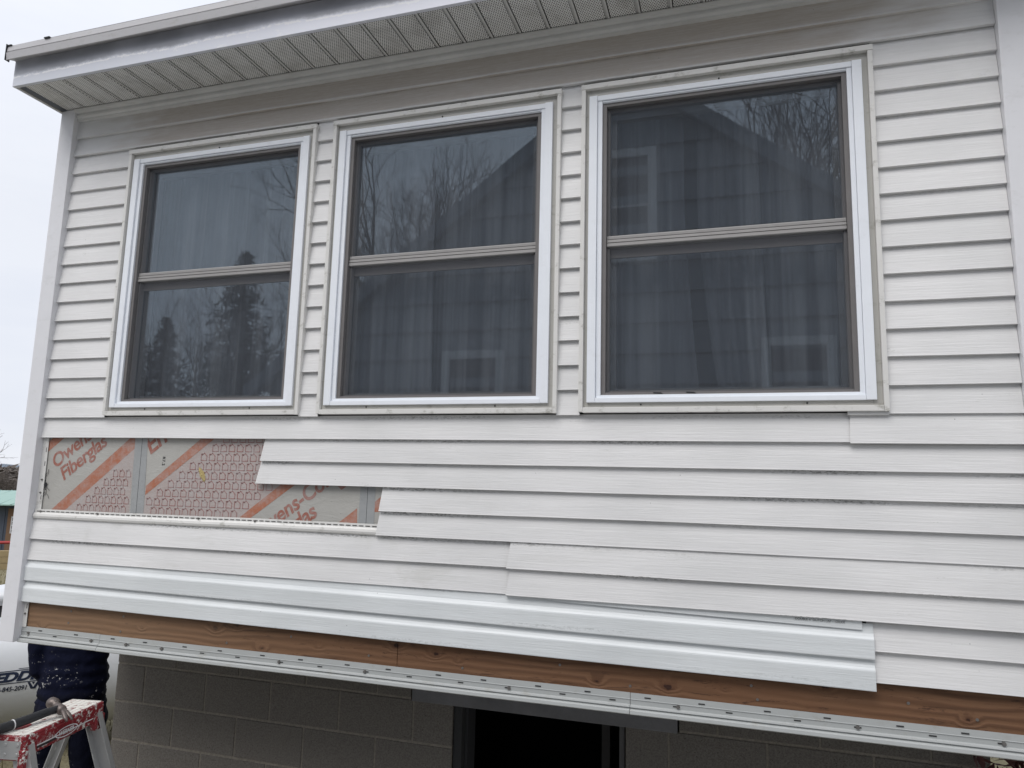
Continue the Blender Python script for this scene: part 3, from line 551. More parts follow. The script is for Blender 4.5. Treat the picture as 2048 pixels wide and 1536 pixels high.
b = MB(); b.add([(-.12, -.325, 2.80), (EX1, -.325, 2.80), (EX1, 4.1, 3.00), (-.12, 4.1, 3.00), (-.12, -.29, 2.742), (EX1, -.29, 2.742), (EX1, 4.1, 2.94), (-.12, 4.1, 2.94)], [(0, 1, 2, 3), (4, 7, 6, 5), (0, 4, 5, 1), (1, 5, 6, 2), (2, 6, 7, 3), (3, 7, 4, 0)]); b.build('roof', 'drip', house)
MB().box(-.02, XR+.04, 3.88, 3.92, -.2, 2.75).build('rear_wall', 'siding', house)

# ================================================================== FOUNDATION
GZ = -1.62
found = tag(empty('foundation_wall', (.05, .6, GZ)), 'grey concrete block foundation wall set back under the white house', 'wall')
YB = .60
def fbox(b, x0, x1, y0, y1, z0, z1, bv=.003): b.bbox(x0-.05, x1-.05, y0-.6, y1-.6, z0-GZ, z1-GZ, bv); return b
DX0, DX1, DZ = 2.095, 2.915, -.442
rows = [(-.418, -.22, .456), (-.618, -.422, .248), (-.821, -.622, .458), (-1.024, -.826, .248), (-1.227, -1.029, .458), (-1.430, -1.232, .248), (-1.62, -1.435, .458)]
RR = random.Random(3)
def block(x0, x1, z0, z1):
    b = MB(); fbox(b, x0+.005, x1-.005, YB+RR.uniform(0, .002), YB+.19, z0+.004, z1-.004, .0035); b.build('concrete_block', 'block', found)
for (z0, z1, j0) in rows:
    js = [.05]+[j0+.4088*i for i in range(12)]
    js = [j for j in js if j < 4.30]; js.append(4.345)
    for a, c in zip(js[:-1], js[1:]):
        if c-a < .03: continue
        if z1 > -.40:                                   # top course stops either side of the timber header
            if a < 1.87 < c: c = 1.872
            elif a >= 1.85 and a < 3.13: 
                if c <= 3.15: continue
                a = 3.15
            elif a >= 1.85 and a < 1.88: continue
            if a > 3.1 : z1_ = z1
        else:
            if a >= DX0-.02 and c <= DX1+.02: continue
            if a < DX0 < c: c = DX0
            if a < DX1 < c: a = DX1+.003
            if a > DX0-.001 and c < DX1+.001: continue
            if c-a < .03: continue
        block(a, c, z0, z1)
b = MB()
fbox(b, .056, DX0-.006, YB+.0045, YB+.18, GZ+.001, -.424, .001); fbox(b, DX1+.006, 4.34, YB+.0045, YB+.18, GZ+.001, -.424, .001); fbox(b, .056, 1.868, YB+.0045, YB+.18, -.4235, -.21, .001); fbox(b, 3.156, 4.34, YB+.0045, YB+.18, -.4235, -.21, .001)
b.build('mortar', 'mortar', found)
b = MB(); fbox(b, 1.876, 3.148, YB-.004, YB+.14, -.428, -.23, .004); 
hd = b.build('door_header', 'headerwood', found)
for v in hd.data.vertices:
    if v.co.z < -.35-GZ: v.co.z -= .018*max(0, min(1, (v.co.x-.3-1.8)/.3)) if v.co.x < 2.8 else 0
fbox(MB(), DX0, DX0+.042, YB+.012, YB+.16, GZ, -.4285).build('door_jamb', 'jambwood', found); fbox(MB(), DX0+.0425, DX0+.058, YB+.05, YB+.16, GZ, -.4285).build('door_jamb', 'dark', found)
fbox(MB(), DX1-.025, DX1-.001, YB+.02, YB+.16, GZ, -.4285).build('door_jamb', 'oldwood', found)
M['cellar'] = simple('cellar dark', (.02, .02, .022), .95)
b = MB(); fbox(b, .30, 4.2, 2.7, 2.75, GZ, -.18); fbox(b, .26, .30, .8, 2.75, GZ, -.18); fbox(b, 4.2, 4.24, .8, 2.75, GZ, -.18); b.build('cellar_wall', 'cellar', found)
fbox(MB(), 2.70, 2.745, 1.25, 1.295, GZ, -.18).build('cellar_post', 'oldwood', found).rotation_euler = (0, 0, 0)
# left return of the foundation
for ri, (z0, z1, j0) in enumerate(rows):
    ys = [YB+.195]+[YB+.195+(.2 if ri % 2 else .4)+.4088*i for i in range(8)]
    for a, c in zip(ys[:-1], ys[1:]): fbox(MB(), .05+RR.uniform(0, .002), .22, a+.005, c-.005, z0+.004, z1-.004).build('concrete_block', 'block', found)
fbox(MB(), .0545, .21, YB+.192, 3.9, GZ, -.21).build('mortar', 'mortar', found)

# ================================================================== PROPANE TANK
TC = Vector((-2.30, 2.10, -.985)); TA = math.radians(38)
tank = tag(empty('propane_tank', (TC.x, TC.y, GZ), TA), 'large white propane tank lying beside the house with dark lettering on its side', 'gas tank')
TR, TL = .475, 1.15; hz = TC.z-GZ
b = MB(); vs_, fs = [], []
prf = [(-TL-.30*math.cos(a), TR*math.sin(a)) for a in [i*math.pi/2/8 for i in range(1, 9)]]
prf = [(-TL-.30, 0.002)]+prf+[(TL*t, TR) for t in (-.9, -.5, 0, .5, .9)]+[(-p, r) for p, r in reversed(prf)]+[(TL+.30, .002)]
NS = 48
for (p, r) in prf:
    for i in range(NS): a = 2*math.pi*i/NS; vs_.append((p, r*math.sin(a), hz+r*math.cos(a)))
for k in range(len(prf)-1):
    for i in range(NS): j = (i+1) % NS; fs.append((k*NS+i, k*NS+j, (k+1)*NS+j, (k+1)*NS+i))
b.add(vs_, fs); b.build('tank_body', 'tank', tank, True)
for px_ in (-.75, .85):
    MB().box(px_-.06, px_+.06, -.22, .22, 0, hz-TR+.06).build('foot', 'oldwood', tank)
# filler dome
dome_x = -.22
b = MB(); vs_, fs = [], []
dp = [(.215, hz+TR+.055), (.222, hz+TR+.058), (.222, hz+TR+.085), (.228, hz+TR+.087), (.228, hz+TR+.125), (.20, hz+TR+.165), (.12, hz+TR+.19), (.004, hz+TR+.197)]
for (r, z) in dp:
    for i in range(36): a = 2*math.pi*i/36; vs_.append((dome_x+r*math.cos(a), r*math.sin(a), z))
for k in range(len(dp)-1):
    for i in range(36): j = (i+1) % 36; fs.append((k*36+i, k*36+j, (k+1)*36+j, (k+1)*36+i))
b.add(vs_, fs); b.build('filler_dome', 'tank', tank, True)
MB().tube((dome_x, 0, hz+TR-.07), (dome_x, 0, hz+TR+.07), .195, .195, 28).build('dome_collar', 'tankband', tank)
def on_tank(name, v, f, x0, z0, size_ang=0):
    pts = []
    for p in v:
        a = (p.y+z0)/TR; r = TR+.0018
        pts.append((x0+p.x, -r*math.cos(a), hz+r*math.sin(a)))
    return obj(name, pts, f, 'tankink', tank)
TL_ = -.062                                           # slight upward slant of the printed sign
def slant(v): return [Vector((p.x, p.y-TL_*p.x, 0)) for p in v]
SH = .30; v, f = text_geo('REDDING', .1, .0050, SH, .98); vr, _ = text_geo('R', .1, .0050, SH, .98); ve, _ = text_geo('REDDI', .1, .0050, SH, .98)
rx = max(p.x for p in vr); ex = max(p.x for p in ve); top_ = max(p.y for p in v); kx = .29/(ex-rx); kz = .070/top_
on_tank('lettering', slant([Vector((-.172+(p.x-rx)*kx, -.006+p.y*kz, 0)) for p in v]), f, 0, 0)
v, f = text_geo('0-845-2091', .1, .002, .2, 1.0); w_ = max(p.x for p in v); h_ = max(p.y for p in v)
on_tank('lettering', slant([Vector((-.155+p.x*.205/w_, -.082+p.y*.036/h_, 0)) for p in v]), f, 0, 0)
LZ = .0
def bar(x0, x1, z, t=.010, n_=12):
    vs_ = []; 
    for i in range(n_+1):
        xx = x0+(x1-x0)*i/n_; vs_ += [Vector((xx, z-TL_*xx, 0)), Vector((xx, z+t-TL_*xx, 0))]
    return on_tank('lettering_rule', vs_, [(2*i, 2*i+2, 2*i+3, 2*i+1) for i in range(n_)], 0, 0)
bar(-.40, .42, -.024, .006); bar(-.40, .42, .068, .006); bar(-.02, .42, .081, .004)
vs_, fs = [], []
for R0, R1 in ((.150, .157), (.118, .125)):
    k0 = len(vs_)
    for i in range(25):
        a = math.pi*i/24; vs_ += [Vector((.175+R0*.80*math.cos(a), .096+R0*1.1*math.sin(a), 0)), Vector((.175+R1*.80*math.cos(a), .096+R1*1.1*math.sin(a), 0))]
    fs += [(k0+2*i, k0+2*i+1, k0+2*i+3, k0+2*i+2) for i in range(24)]
on_tank('emblem_arc', vs_, fs, 0, 0)
vs_ = [Vector((.092+.55*p[0], -.022+p[1]*.75, 0)) for p in ((-.075, 0), (-.045, 0), (0, -.055), (.045, 0), (.075, 0), (.03, -.072), (-.03, -.072), (-.02, 0), (.02, 0), (0, -.03))]
on_tank('emblem_point', vs_, [(0, 6, 2, 1), (3, 2, 5, 4), (2, 6, 5), (7, 9, 8)], 0, 0)

# ================================================================== PERSON
PO = Vector((-.495, .825, GZ)); PA = math.radians(30)
person = tag(empty('person', PO, PA), 'person in paint flecked navy work clothes standing behind the house corner by the white tank', 'person')
def blob(name, parts, mat, voxel, smooth_it=6):
    """parts: chains of (x,y,z,rx,ry,rz) ellipsoids, blended into one continuous skin"""
    bm = bmesh.new()
    for ch in parts:
        for i in range(len(ch)):
            seq = [ch[i]]
            if i+1 < len(ch):
                a, c = ch[i], ch[i+1]; L = math.dist(a[:3], c[:3]); st = max(1, int(L/(min(a[3], c[3])*.28)))
                seq = [tuple(a[k]+(c[k]-a[k])*s_/st for k in range(6)) for s_ in range(st)]
            for (x, y, z, rx, ry, rz) in seq:
                bmesh.ops.create_icosphere(bm, subdivisions=2, radius=1, matrix=Matrix.Translation((x, y, z)) @ Matrix.Diagonal((rx, ry, rz, 1)))
    me = bpy.data.meshes.new(name); bm.to_mesh(me); bm.free(); o = bpy.data.objects.new(name, me); COL.objects.link(o)
    r = o.modifiers.new('r', 'REMESH'); r.mode = 'VOXEL'; r.voxel_size = voxel; r.use_smooth_shade = True
    s_ = o.modifiers.new('s', 'SMOOTH'); s_.iterations = smooth_it; s_.factor = .5
    dg = bpy.context.evaluated_depsgraph_get(); m2 = bpy.data.meshes.new_from_object(o.evaluated_get(dg)); bpy.data.objects.remove(o)
    for v in m2.vertices:
        k_ = v.co
        if name in ('trousers', 'work_shirt'):
            f_ = .009*mnoise.noise(Vector((k_.x*7+k_.z*4, k_.y*7, k_.z*11)))+.004*mnoise.noise(Vector((k_.x*18-k_.z*9, k_.y*18, k_.z*24)))
            v.co = k_+v.normal*f_
    m2.materials.clear(); m2.materials.append(M[mat]); return obj(name, 0, 0, 0, person, me=m2)
e3 = lambda x, y, z, r: (x, y, z, r, r, r)
hand = lambda cx, cy, cz, s_: [[e3(cx, cy, cz+.05, .026), (cx, cy, cz, .018, .042, .045)]]+[[e3(cx, cy-.032+.021*i, cz-.035, .0095), e3(cx-.006*s_, cy-.034+.022*i, cz-.068, .009), e3(cx-.016*s_, cy-.033+.021*i, cz-.092-(.008 if i in (1, 2) else 0), .008)] for i in range(4)]+[[e3(cx, cy+.035, cz+.01, .011), e3(cx-.01*s_, cy+.055, cz-.03, .009)]]
body_parts = [
    [(0, .02, 1.655, .075, .092, .105), (0, .05, 1.60, .06, .07, .07)], [e3(0, .012, 1.56, .06), e3(0, .0, 1.47, .062)],
    [(0, .125, 1.645, .012, .02, .014)], [(-.077, .015, 1.645, .012, .02, .032)], [(.077, .015, 1.645, .012, .02, .032)],
    [(0, 0, 1.40, .17, .10, .09), (0, 0, 1.20, .15, .10, .10), (0, 0, 1.0, .15, .11, .1), (0, 0, .92, .165, .12, .09)],
    [e3(-.09, 0, .88, .085), e3(-.10, 0, .50, .052), e3(-.11, -.01, .12, .038)], [e3(.09, 0, .88, .085), e3(.10, 0, .50, .052), e3(.11, -.01, .12, .038)],
    [e3(-.18, 0, 1.40, .05), e3(-.205, -.02, 1.20, .045), e3(-.188, -.01, 1.08, .04), e3(-.17, .06, 1.02, .036), e3(-.12, .18, 1.10, .033), e3(-.10, .27, 1.20, .028)],
    [e3(.18, 0, 1.40, .05), e3(.25, .10, 1.22, .042), e3(.16, .30, 1.34, .032), e3(.12, .36, 1.38, .026)]]
body_parts += hand(-.10, .30, 1.26, 1)+[[(p[0]-.0, p[1], p[2], p[3], p[4], p[5]) for p in ch] for ch in hand(.12, .385, 1.42, -1)]
blob('body', body_parts, 'skin', .008, 4)
blob('trousers', [[(0, 0, 1.0, .175, .125, .05), (.003, -.01, .93, .200, .150, .09), (.003, -.012, .86, .205, .155, .09), (0, 0, .79, .190, .14, .07)],
                  [(-.102, 0, .80, .108, .125, .09), (-.112, 0, .50, .085, .09, .08), (-.118, 0, .12, .085, .09, .05), (-.118, 0, .075, .085, .095, .03)],
                  [(.102, 0, .80, .108, .125, .09), (.112, 0, .50, .085, .09, .08), (.118, 0, .12, .085, .09, .05), (.118, 0, .075, .085, .095, .03)]], 'navy', .012)
blob('work_shirt', [[(0, 0, 1.45, .13, .085, .05), (0, 0, 1.38, .205, .125, .08), (0, 0, 1.2, .185, .130, .1), (.004, -.004, 1.0, .198, .150, .09), (-.008, -.004, .83, .200, .155, .06)],
                    [e3(-.18, 0, 1.40, .073), e3(-.205, -.02, 1.20, .066), e3(-.188, -.01, 1.08, .062), e3(-.17, .06, 1.02, .055), e3(-.12, .18, 1.10, .05)],
                    [e3(.18, 0, 1.40, .073), e3(.25, .10, 1.22, .062), e3(.17, .28, 1.33, .05)]], 'shirt', .012)
blob('boots', [[(-.118, -.0, .05, .05, .06, .05), (-.118, .12, .035, .048, .07, .035)], [(.118, 0, .05, .05, .06, .05), (.118, .12, .035, .048, .07, .035)]], 'boot', .01)
blob('hair', [[(0, .0, 1.685, .082, .096, .09), (0, -.025, 1.64, .078, .07, .08)]], 'hair', .008)

# ================================================================== STEPLADDER + HAMMER
LC = Vector((.925, -.575, GZ)); LA = math.atan2(.40, -.085)-math.pi/2      # local +y = along the top towards the house
ladder = tag(empty('stepladder', LC, LA), 'aluminium stepladder with paint spattered red top standing in front of the house corner', 'ladder')
zt = -.275-GZ; HW, HL = .070, .210
b = MB(); b.bbox(-HW, HW, -HL, HL, zt-.020, zt, .008); top = b.build('top_cap', 'redcap', ladder, True)
b = MB()   # skirt, hollow below
b.bbox(HW-.012, HW+.001, -HL+.002, HL-.002, zt-.072, zt-.012, .004); b.bbox(-HW-.001, -HW+.012, -HL+.002, HL-.002, zt-.072, zt-.012, .004); b.bbox(-HW+.008, HW-.008, -HL-.001, -HL+.012, zt-.082, zt-.012, .004); b.bbox(-HW+.008, HW-.008, HL-.012, HL+.001, zt-.082, zt-.012, .004)
b.bbox(HW-.018, HW+.006, HL-.050, HL+.004, zt-.100, zt-.045, .005); b.bbox(HW-.018, HW+.006, -HL-.004, -HL+.055, zt-.110, zt-.045, .005)
b.build('cap_skirt', 'redcap', ladder, True)
MB().bbox(-HW+.006, HW-.006, -HL+.006, HL-.006, zt-.001, zt+.0016, .001).build('tread_plate', 'crust', ladder)
vs_, fs = [], []
for i in range(24): a = 2*math.pi*i/24; vs_.append((-.01+.022*math.cos(a), -.125+.034*math.sin(a), zt+.0019))
obj('tool_hole', vs_, [tuple(range(24))], 'redpaint', ladder)
MB().bbox(HW+.0012, HW+.0035, -HL+.045, HL-.065, zt-.050, zt-.047, .0008).build('cap_ridge', 'white', ladder)
MB().bbox(HW+.0008, HW+.0016, -HL+.045, -.055, zt-.060, zt-.052, .0003).build('tool_slot', 'black', ladder); 
for R0 in (.0, ):
    vs_, fs = [], []
    for i in range(33):
        a = 2*math.pi*i/32; c_a, s_a = math.cos(a), math.sin(a); vs_ += [(HW+.0042, -.005+.060*c_a, zt-.046+.018*s_a), (HW+.0042, -.005+.055*c_a, zt-.046+.0145*s_a)]
    fs = [(2*i, 2*i+1, 2*i+3, 2*i+2) for i in range(32)]
    obj('oval_badge', vs_, fs, 'white', ladder)
v, f = text_geo('WERNER', .022, .0006, 0, 1.0); obj('badge_lettering', [(HW+.0043, -.046+p.x*.92, zt-.053+p.y) for p in v], f, 'white', ladder)
for y_, z_ in ((-HL-.0015, zt-.03), (-HL-.0015, zt-.062)):
    for xx in (-.045, .0, .045): MB().tube((xx, y_+.002, z_), (xx, y_-.003, z_), .007, .005, 12).build('rivet', 'alu', ladder)
MB().bbox(-HW+.014, HW-.014, -HL-.0018, -HL+.0012, zt-.078, zt-.018, .001).build('end_plate', 'alu', ladder)
H0 = zt-.035
for yy in (-1, 1):
    for (xx, sl, wd) in ((1, .34, .034), (-1, -.36, .022)):
        p0 = Vector((xx*.040, yy*(HL-.016), H0)); p1 = Vector((xx*.040+sl*H0*1.0, yy*(HL+.060), 0)); d_ = (p1-p0); b = MB()
        for (a0, a1, c0, c1) in ((-wd, wd, -.0015, .0015), (-wd, -wd+.003, -.026, 0), (wd-.003, wd, -.026, 0)):
            q = [(a, -yy*c) for a in (a0, a1) for c in (c0, c1)]
            vs_ = [p0+Vector((a, c*-1, 0)) for a, c in q]+[p1+Vector((a, c*-1, 0)) for a, c in q]
            b.add(vs_, [(0, 1, 3, 2), (4, 6, 7, 5), (0, 4, 5, 1), (1, 5, 7, 3), (3, 7, 6, 2), (2, 6, 4, 0)])
        b.build('side_rail', 'alu', ladder)
for k in range(1, 5):
    t_ = k/5; x = .040+.34*H0*t_; z = H0*(1-t_); hl = HL-.016+.076*t_-.03
    MB().bbox(x-.035, x+.040, -hl, hl, z-.004, z+.022, .003).build('step', 'alu', ladder)
    if k in (2, 4): MB().bbox(-.040-.36*H0*t_-.01, -.040-.36*H0*t_+.01, -hl, hl, z-.004, z+.018, .003).build('rear_brace', 'alu', ladder)

# hammer lying on the cap
def smooth_tube(pts, n_=14):
    vs_, fs = [], []
    P = [Vector(p[:3]) for p in pts]
    for i, p in enumerate(P):
        d_ = (P[min(i+1, len(P)-1)]-P[max(i-1, 0)]).normalized(); a = Vector((0, 0, 1)).cross(d_).normalized(); c = d_.cross(a)
        for k_ in range(n_): t_ = 2*math.pi*k_/n_; vs_.append(p+a*math.cos(t_)*pts[i][3]+c*math.sin(t_)*pts[i][4])
    for i in range(len(P)-1):
        for k_ in range(n_): j = (k_+1) % n_; fs.append((i*n_+k_, i*n_+j, (i+1)*n_+j, (i+1)*n_+k_))
    fs.append(tuple(reversed(range(n_)))); fs.append(tuple((len(P)-1)*n_+k_ for k_ in range(n_)))
    return vs_, fs
ham = tag(empty('hammer', (.965, -.575, -.273)), 'claw hammer with black grip and a white ring lying on the red ladder top', 'hammer')
v, f = smooth_tube([(-.066, .018, .040, .018, .018), (-.063, .017, .040, .0205, .0205), (-.040, .012, .038, .0205, .0205), (-.036, .011, .037, .014, .014), (-.024, .008, .034, .013, .013), (-.014, .005, .031, .016, .017), (.014, -.003, .026, .017, .018), (.022, -.005, .024, .015, .012)]); MB().add(v, f).build('hammer_head', 'hsteel', ham, True)
for s_ in (-1, 1):
    v, f = smooth_tube([(.014, -.003, .027, .010, .012), (.035, -.008+s_*.005, .023, .009, .008), (.055, -.014+s_*.009, .014, .008, .006), (.074, -.020+s_*.011, .002, .005, .003)], 10); MB().add(v, f).build('claw', 'hsteel', ham, True)
v, f = smooth_tube([(0, .004, .030, .012, .014), (-.008, -.03, .028, .011, .014), (-.012, -.05, .027, .0125, .0155), (-.016, -.11, .022, .0135, .0165), (-.022, -.19, .018, .014, .017), (-.028, -.27, .018, .016, .018), (-.029, -.285, .018, .012, .014)]); MB().add(v, f).build('grip', 'hgrip', ham, True)
v, f = smooth_tube([(-.0205, -.166, .0195, .0147, .0177), (-.0207, -.170, .0193, .0147, .0177)]); MB().add(v, f).build('white_ring', 'white', ham, True)

# ================================================================== GROUND, FAR LEFT BACKGROUND
vs_, fs = [], []; N = 110
xs = [(i/N*2-1) for i in range(N+1)]; gx = [math.copysign(abs(u)**3, u)*900 for u in xs]
def ground_z(x, y):
    d_ = math.hypot(x-1, y+1); return GZ+.03*mnoise.noise(Vector((x*.3, y*.3, 0)))*min(1, max(0, d_-6)/6) 
for j in range(N+1):
    for i in range(N+1): x, y = gx[i], gx[j]; vs_.append((x, y, ground_z(x, y)-.002))
for j in range(N):
    for i in range(N): k = j*(N+1)+i; fs.append((k, k+1, k+N+2, k+N+1))
tag(obj('ground', vs_, fs, 'lawn', None, True), kind='structure')
tag(MB().box(-7, 14, -5.9, -.6, GZ-.05, GZ+.035).build('bounce_yard', 'bounce_gravel'), kind='structure')  # unseen pale strip, added to bounce light up onto soffit and siding
b = MB(); rg = random.Random(11)
for i in range(16000):
    if i < 9000: a = rg.uniform(0, 6.28); r = 3+abs(rg.gauss(0, 6)); x, y = 1-r*.8*abs(math.cos(a))-.5, 2+r*math.sin(a)
    else: t_ = rg.uniform(.3, 1); x, y = -13*t_+rg.uniform(-3, 3), 10.5*t_+rg.uniform(-3, 3)
    if (-.2 < x < 4.6 and .3 < y < 4.2) or (-7 < x < 14 and -5.9 < y < -.6): continue
    h = rg.uniform(.03, .09); a = rg.uniform(0, 3.14); dx, dy = .006*math.cos(a), .006*math.sin(a); z = ground_z(x, y)
    b.add([(x-dx, y-dy, z-.01), (x+dx, y+dy, z-.01), (x+rg.uniform(-.04, .04), y+rg.uniform(-.04, .04), z+h)], [(0, 1, 2)])
o = obj('grass', b.v, b.f, 'grass'); tag(o, 'dry short grass on the lawn', 'grass', kind='stuff')

# shed
SD = Vector((-16.3, 12.6, GZ)); SA = math.radians(32)
shed = tag(empty('shed', SD, SA), 'slate blue shed with pale green metal roof and brown door beyond the tank', 'shed')
b = MB(); b.box(-5, 4, 0, 4, 0, 1.36)
b.build('wall', 'shedwall', shed)
for i in range(40): 
    if not (.0 < -5+i*.225 < 1.35): MB().box(-5+i*.225, -5+i*.225+.03, -.02, -.001, 0, 1.34).build('batten', 'shedwall', shed)
dr = MB().box(.07, 1.35, -.05, -.001, .02, 1.24).build('door', 'browndoor', shed)
MB().box(.17, .65, -.075, -.051, .55, 1.02).build('window_frame', 'whitepaint', dr)
for ix in range(2):
    for iz in range(4): MB().box(.20+ix*.22, .40+ix*.22, -.080, -.0755, .575+iz*.107, .655+iz*.107).build('pane', 'dark', dr)
b = MB(); b.add([(-5.3, -.35, 1.36), (4.3, -.35, 1.36), (4.3, 2.1, 1.74), (-5.3, 2.1, 1.66), (-5.3, -.35, 1.33), (4.3, -.35, 1.33), (4.3, 2.1, 1.71), (-5.3, 2.1, 1.63)], [(0, 1, 2, 3), (4, 7, 6, 5), (0, 4, 5, 1), (1, 5, 6, 2), (3, 2, 6, 7), (0, 3, 7, 4)]); rf = b.build('roof', 'greenroof', shed)
b = MB(); b.add([(-5.3, 2.1, 1.66), (4.3, 2.1, 1.74), (4.3, 4.4, 1.4), (-5.3, 4.4, 1.4)], [(0, 1, 2, 3)]); b.build('rear_roof', 'greenroof', shed)
for i in range(32):
    x = -5.2+i*.3; zr = 1.663+.08*i/32; MB().add([(x, -.36, 1.362), (x+.04, -.36, 1.362), (x+.04, 2.1, zr), (x, 2.1, zr), (x+.01, -.36, 1.375), (x+.03, -.36, 1.375), (x+.03, 2.1, zr+.013), (x+.01, 2.1, zr+.013)], [(4, 5, 6, 7), (0, 4, 7, 3), (1, 2, 6, 5), (0, 1, 5, 4)]).build('roof_rib', 'greenroof', rf)
# stacked timbers
bed = tag(empty('timber_edging', (-12.9, 10.15, GZ), SA), 'low wall of stacked yellowish timbers on the lawn before the shed', 'timber wall')
for k in range(3): MB().bbox(-3.4, 1.02-.02*(k % 2), -.07, .07, k*.145, k*.145+.14, .008).build('timber', 'timber', bed)
for k in range(3): MB().bbox(1.03, 1.17, -.08, 2.2, k*.145, k*.145+.14, .008).build('timber', 'timber', bed)
hs = tag(empty('sawhorse', (-12.75, 10.6, GZ), SA), 'small red and yellow sawhorse with white legs behind the timber wall', 'sawhorse')
MB().tube((-1.6, 0, .58), (.35, 0, .60), .035, .035, 8).build('beam', 'redpaint', hs); MB().tube((.36, 0, .50), (.95, 0, .74), .04, .04, 8).build('arm', 'yellowplastic', hs)
for x in (-1.4, -.35, .25): 
    for s_ in (-1, 1): MB().tube((x, 0, .58), (x+.12, s_*.22, 0), .028, .028, 6).build('leg', 'white', hs)

# ------------------------------------------------------------------ trees
def bare_tree_mesh(seed, height, spread=.55, depth=7, r0=.16, up=.35, lean=0, nb=3):
    r = random.Random(seed); tr, br = MB(), MB()
    def limb(p, d_, L, rad, lv):
        segs = 3 if lv < 3 else 2; q = p
        for s_ in range(segs):
            d_ = (d_+Vector((r.gauss(0, .10), r.gauss(0, .10), r.gauss(0, .07)+.03))).normalized(); q2 = q+d_*L/segs; ra = rad*(1-.28*s_/segs); rb = rad*(1-.28*(s_+1)/segs)
            (tr if lv < 2 else br).tube(q, q2, ra, rb, 7 if lv == 0 else (5 if lv < 3 else 3), False)
            if lv < depth and (s_ > 0 or lv > 0):
                for _ in range(1 if lv < 2 else r.choice((0, 1))): 
                    a = r.uniform(0, 6.28); o_ = d_.orthogonal().normalized(); o_.rotate(Matrix.Rotation(a, 3, d_)); limb(q2, (d_*(1-spread*.6)+o_*spread+Vector((0, 0, up*.3))).normalized(), L*r.uniform(.5, .72), rb*.55, lv+1+(lv < 2))
            q = q2
        if lv < depth:
            for _ in range(nb if lv < 3 else 2):
                a = r.uniform(0, 6.28); o_ = d_.orthogonal().normalized(); o_.rotate(Matrix.Rotation(a, 3, d_)); limb(q, (d_+o_*spread*r.uniform(.5, 1.3)+Vector((0, 0, up*.25))).normalized(), L*r.uniform(.62, .84), rad*.60, lv+1)
    limb(Vector((0, 0, -.1)), Vector((lean, 0, 1)).normalized(), height*.27, r0, 0)
    return tr, br
def make_tree(seed, loc, height, label, group, **kw):
    t = tag(empty('bare_tree', loc), label, 'tree', group); tr, br = bare_tree_mesh(seed, height, **kw)
    obj('trunk', tr.v, tr.f, 'bark', t, True); obj('crown', br.v, br.f, 'twig', t); return t
def gz(x, y): return GZ-.1
# reflected in the glass: behind the neighbour's house
G1 = 'bare trees behind the grey house across the yard'
tA = make_tree(1, (-9, -24, gz(0, 0)), 18.0, 'broad bare tree behind the grey house, its crown mirrored in the middle window', G1, r0=.25, depth=7)
tB = make_tree(5, (6.8, -21, gz(0, 0)), 19, 'dense bare tree past the right slope of the grey gable, mirrored in the right window', G1, r0=.25, depth=7)
for i, (src, x, y, rz, sc) in enumerate(((tA, -11.6, -26, 1.2, .90), (tA, -5.6, -25, 2.6, .98), (tB, 9.6, -22, 2.0, 1.0), (tB, 13.5, -25, 4.0, 1.1), (tA, -17, -21, 4.4, .60), (tB, 4.2, -25, 5.2, .95), (tA, -20.5, -20, 3.3, .56))):
    c = copy_tree(src); c.location = (x, y, gz(0, 0)); c.rotation_euler.z = rz; c.scale = (sc,)*3
    c['label'] = ['bare tree at the left of the mirrored tree row', 'tallest bare tree close behind the left slope of the grey gable', 'bare tree standing second right of the grey gable', 'big bare tree farthest right of the grey gable', 'small far bare tree mirrored between left and middle window', 'bare tree directly behind the right slope of the grey gable', 'low bare tree mirrored low in the left window'][i]
def pine(loc, h, seed, label):
    t = tag(empty('pine_tree', loc), label, 'tree', 'pines across the yard'); r = random.Random(seed); MB().tube((0, 0, 0), (0, 0, h), .22, .03, 8).build('trunk', 'bark', t); b = MB()
    for k in range(int(h*7)):
        z = h*(.12+.88*k/(h*7)); R_max = (1-z/h)**.8*h*.30+.15
        for q in range(6):
            a = r.uniform(0, 6.28); R2 = R_max*r.uniform(.55, 1.1); n_ = int(6+R2*9)
            for i in range(n_):
                u = (i+.5)/n_; p = Vector((math.cos(a)*R2*u, math.sin(a)*R2*u, z-R2*.18*u*u+r.gauss(0, .05))); s_ = .20
                d1 = Vector((r.gauss(0, 1), r.gauss(0, 1), r.gauss(0, .5))).normalized()*s_; d2 = Vector((r.gauss(0, 1), r.gauss(0, 1), r.gauss(0, .6))).normalized()*s_*.35
                b.add([p-d1-d2*.2, p+d2, p+d1], [(0, 1, 2)])
    obj('crown', b.v, b.f, 'needle', t); return t
pine((-12.9, -17.5, gz(0, 0)), 10.3, 3, 'dark pine mirrored at the right side of the left window'); 
pine((-18.0, -19.5, gz(0, 0)), 8.6, 5, 'shorter dark pine mirrored at the left side of the left window')
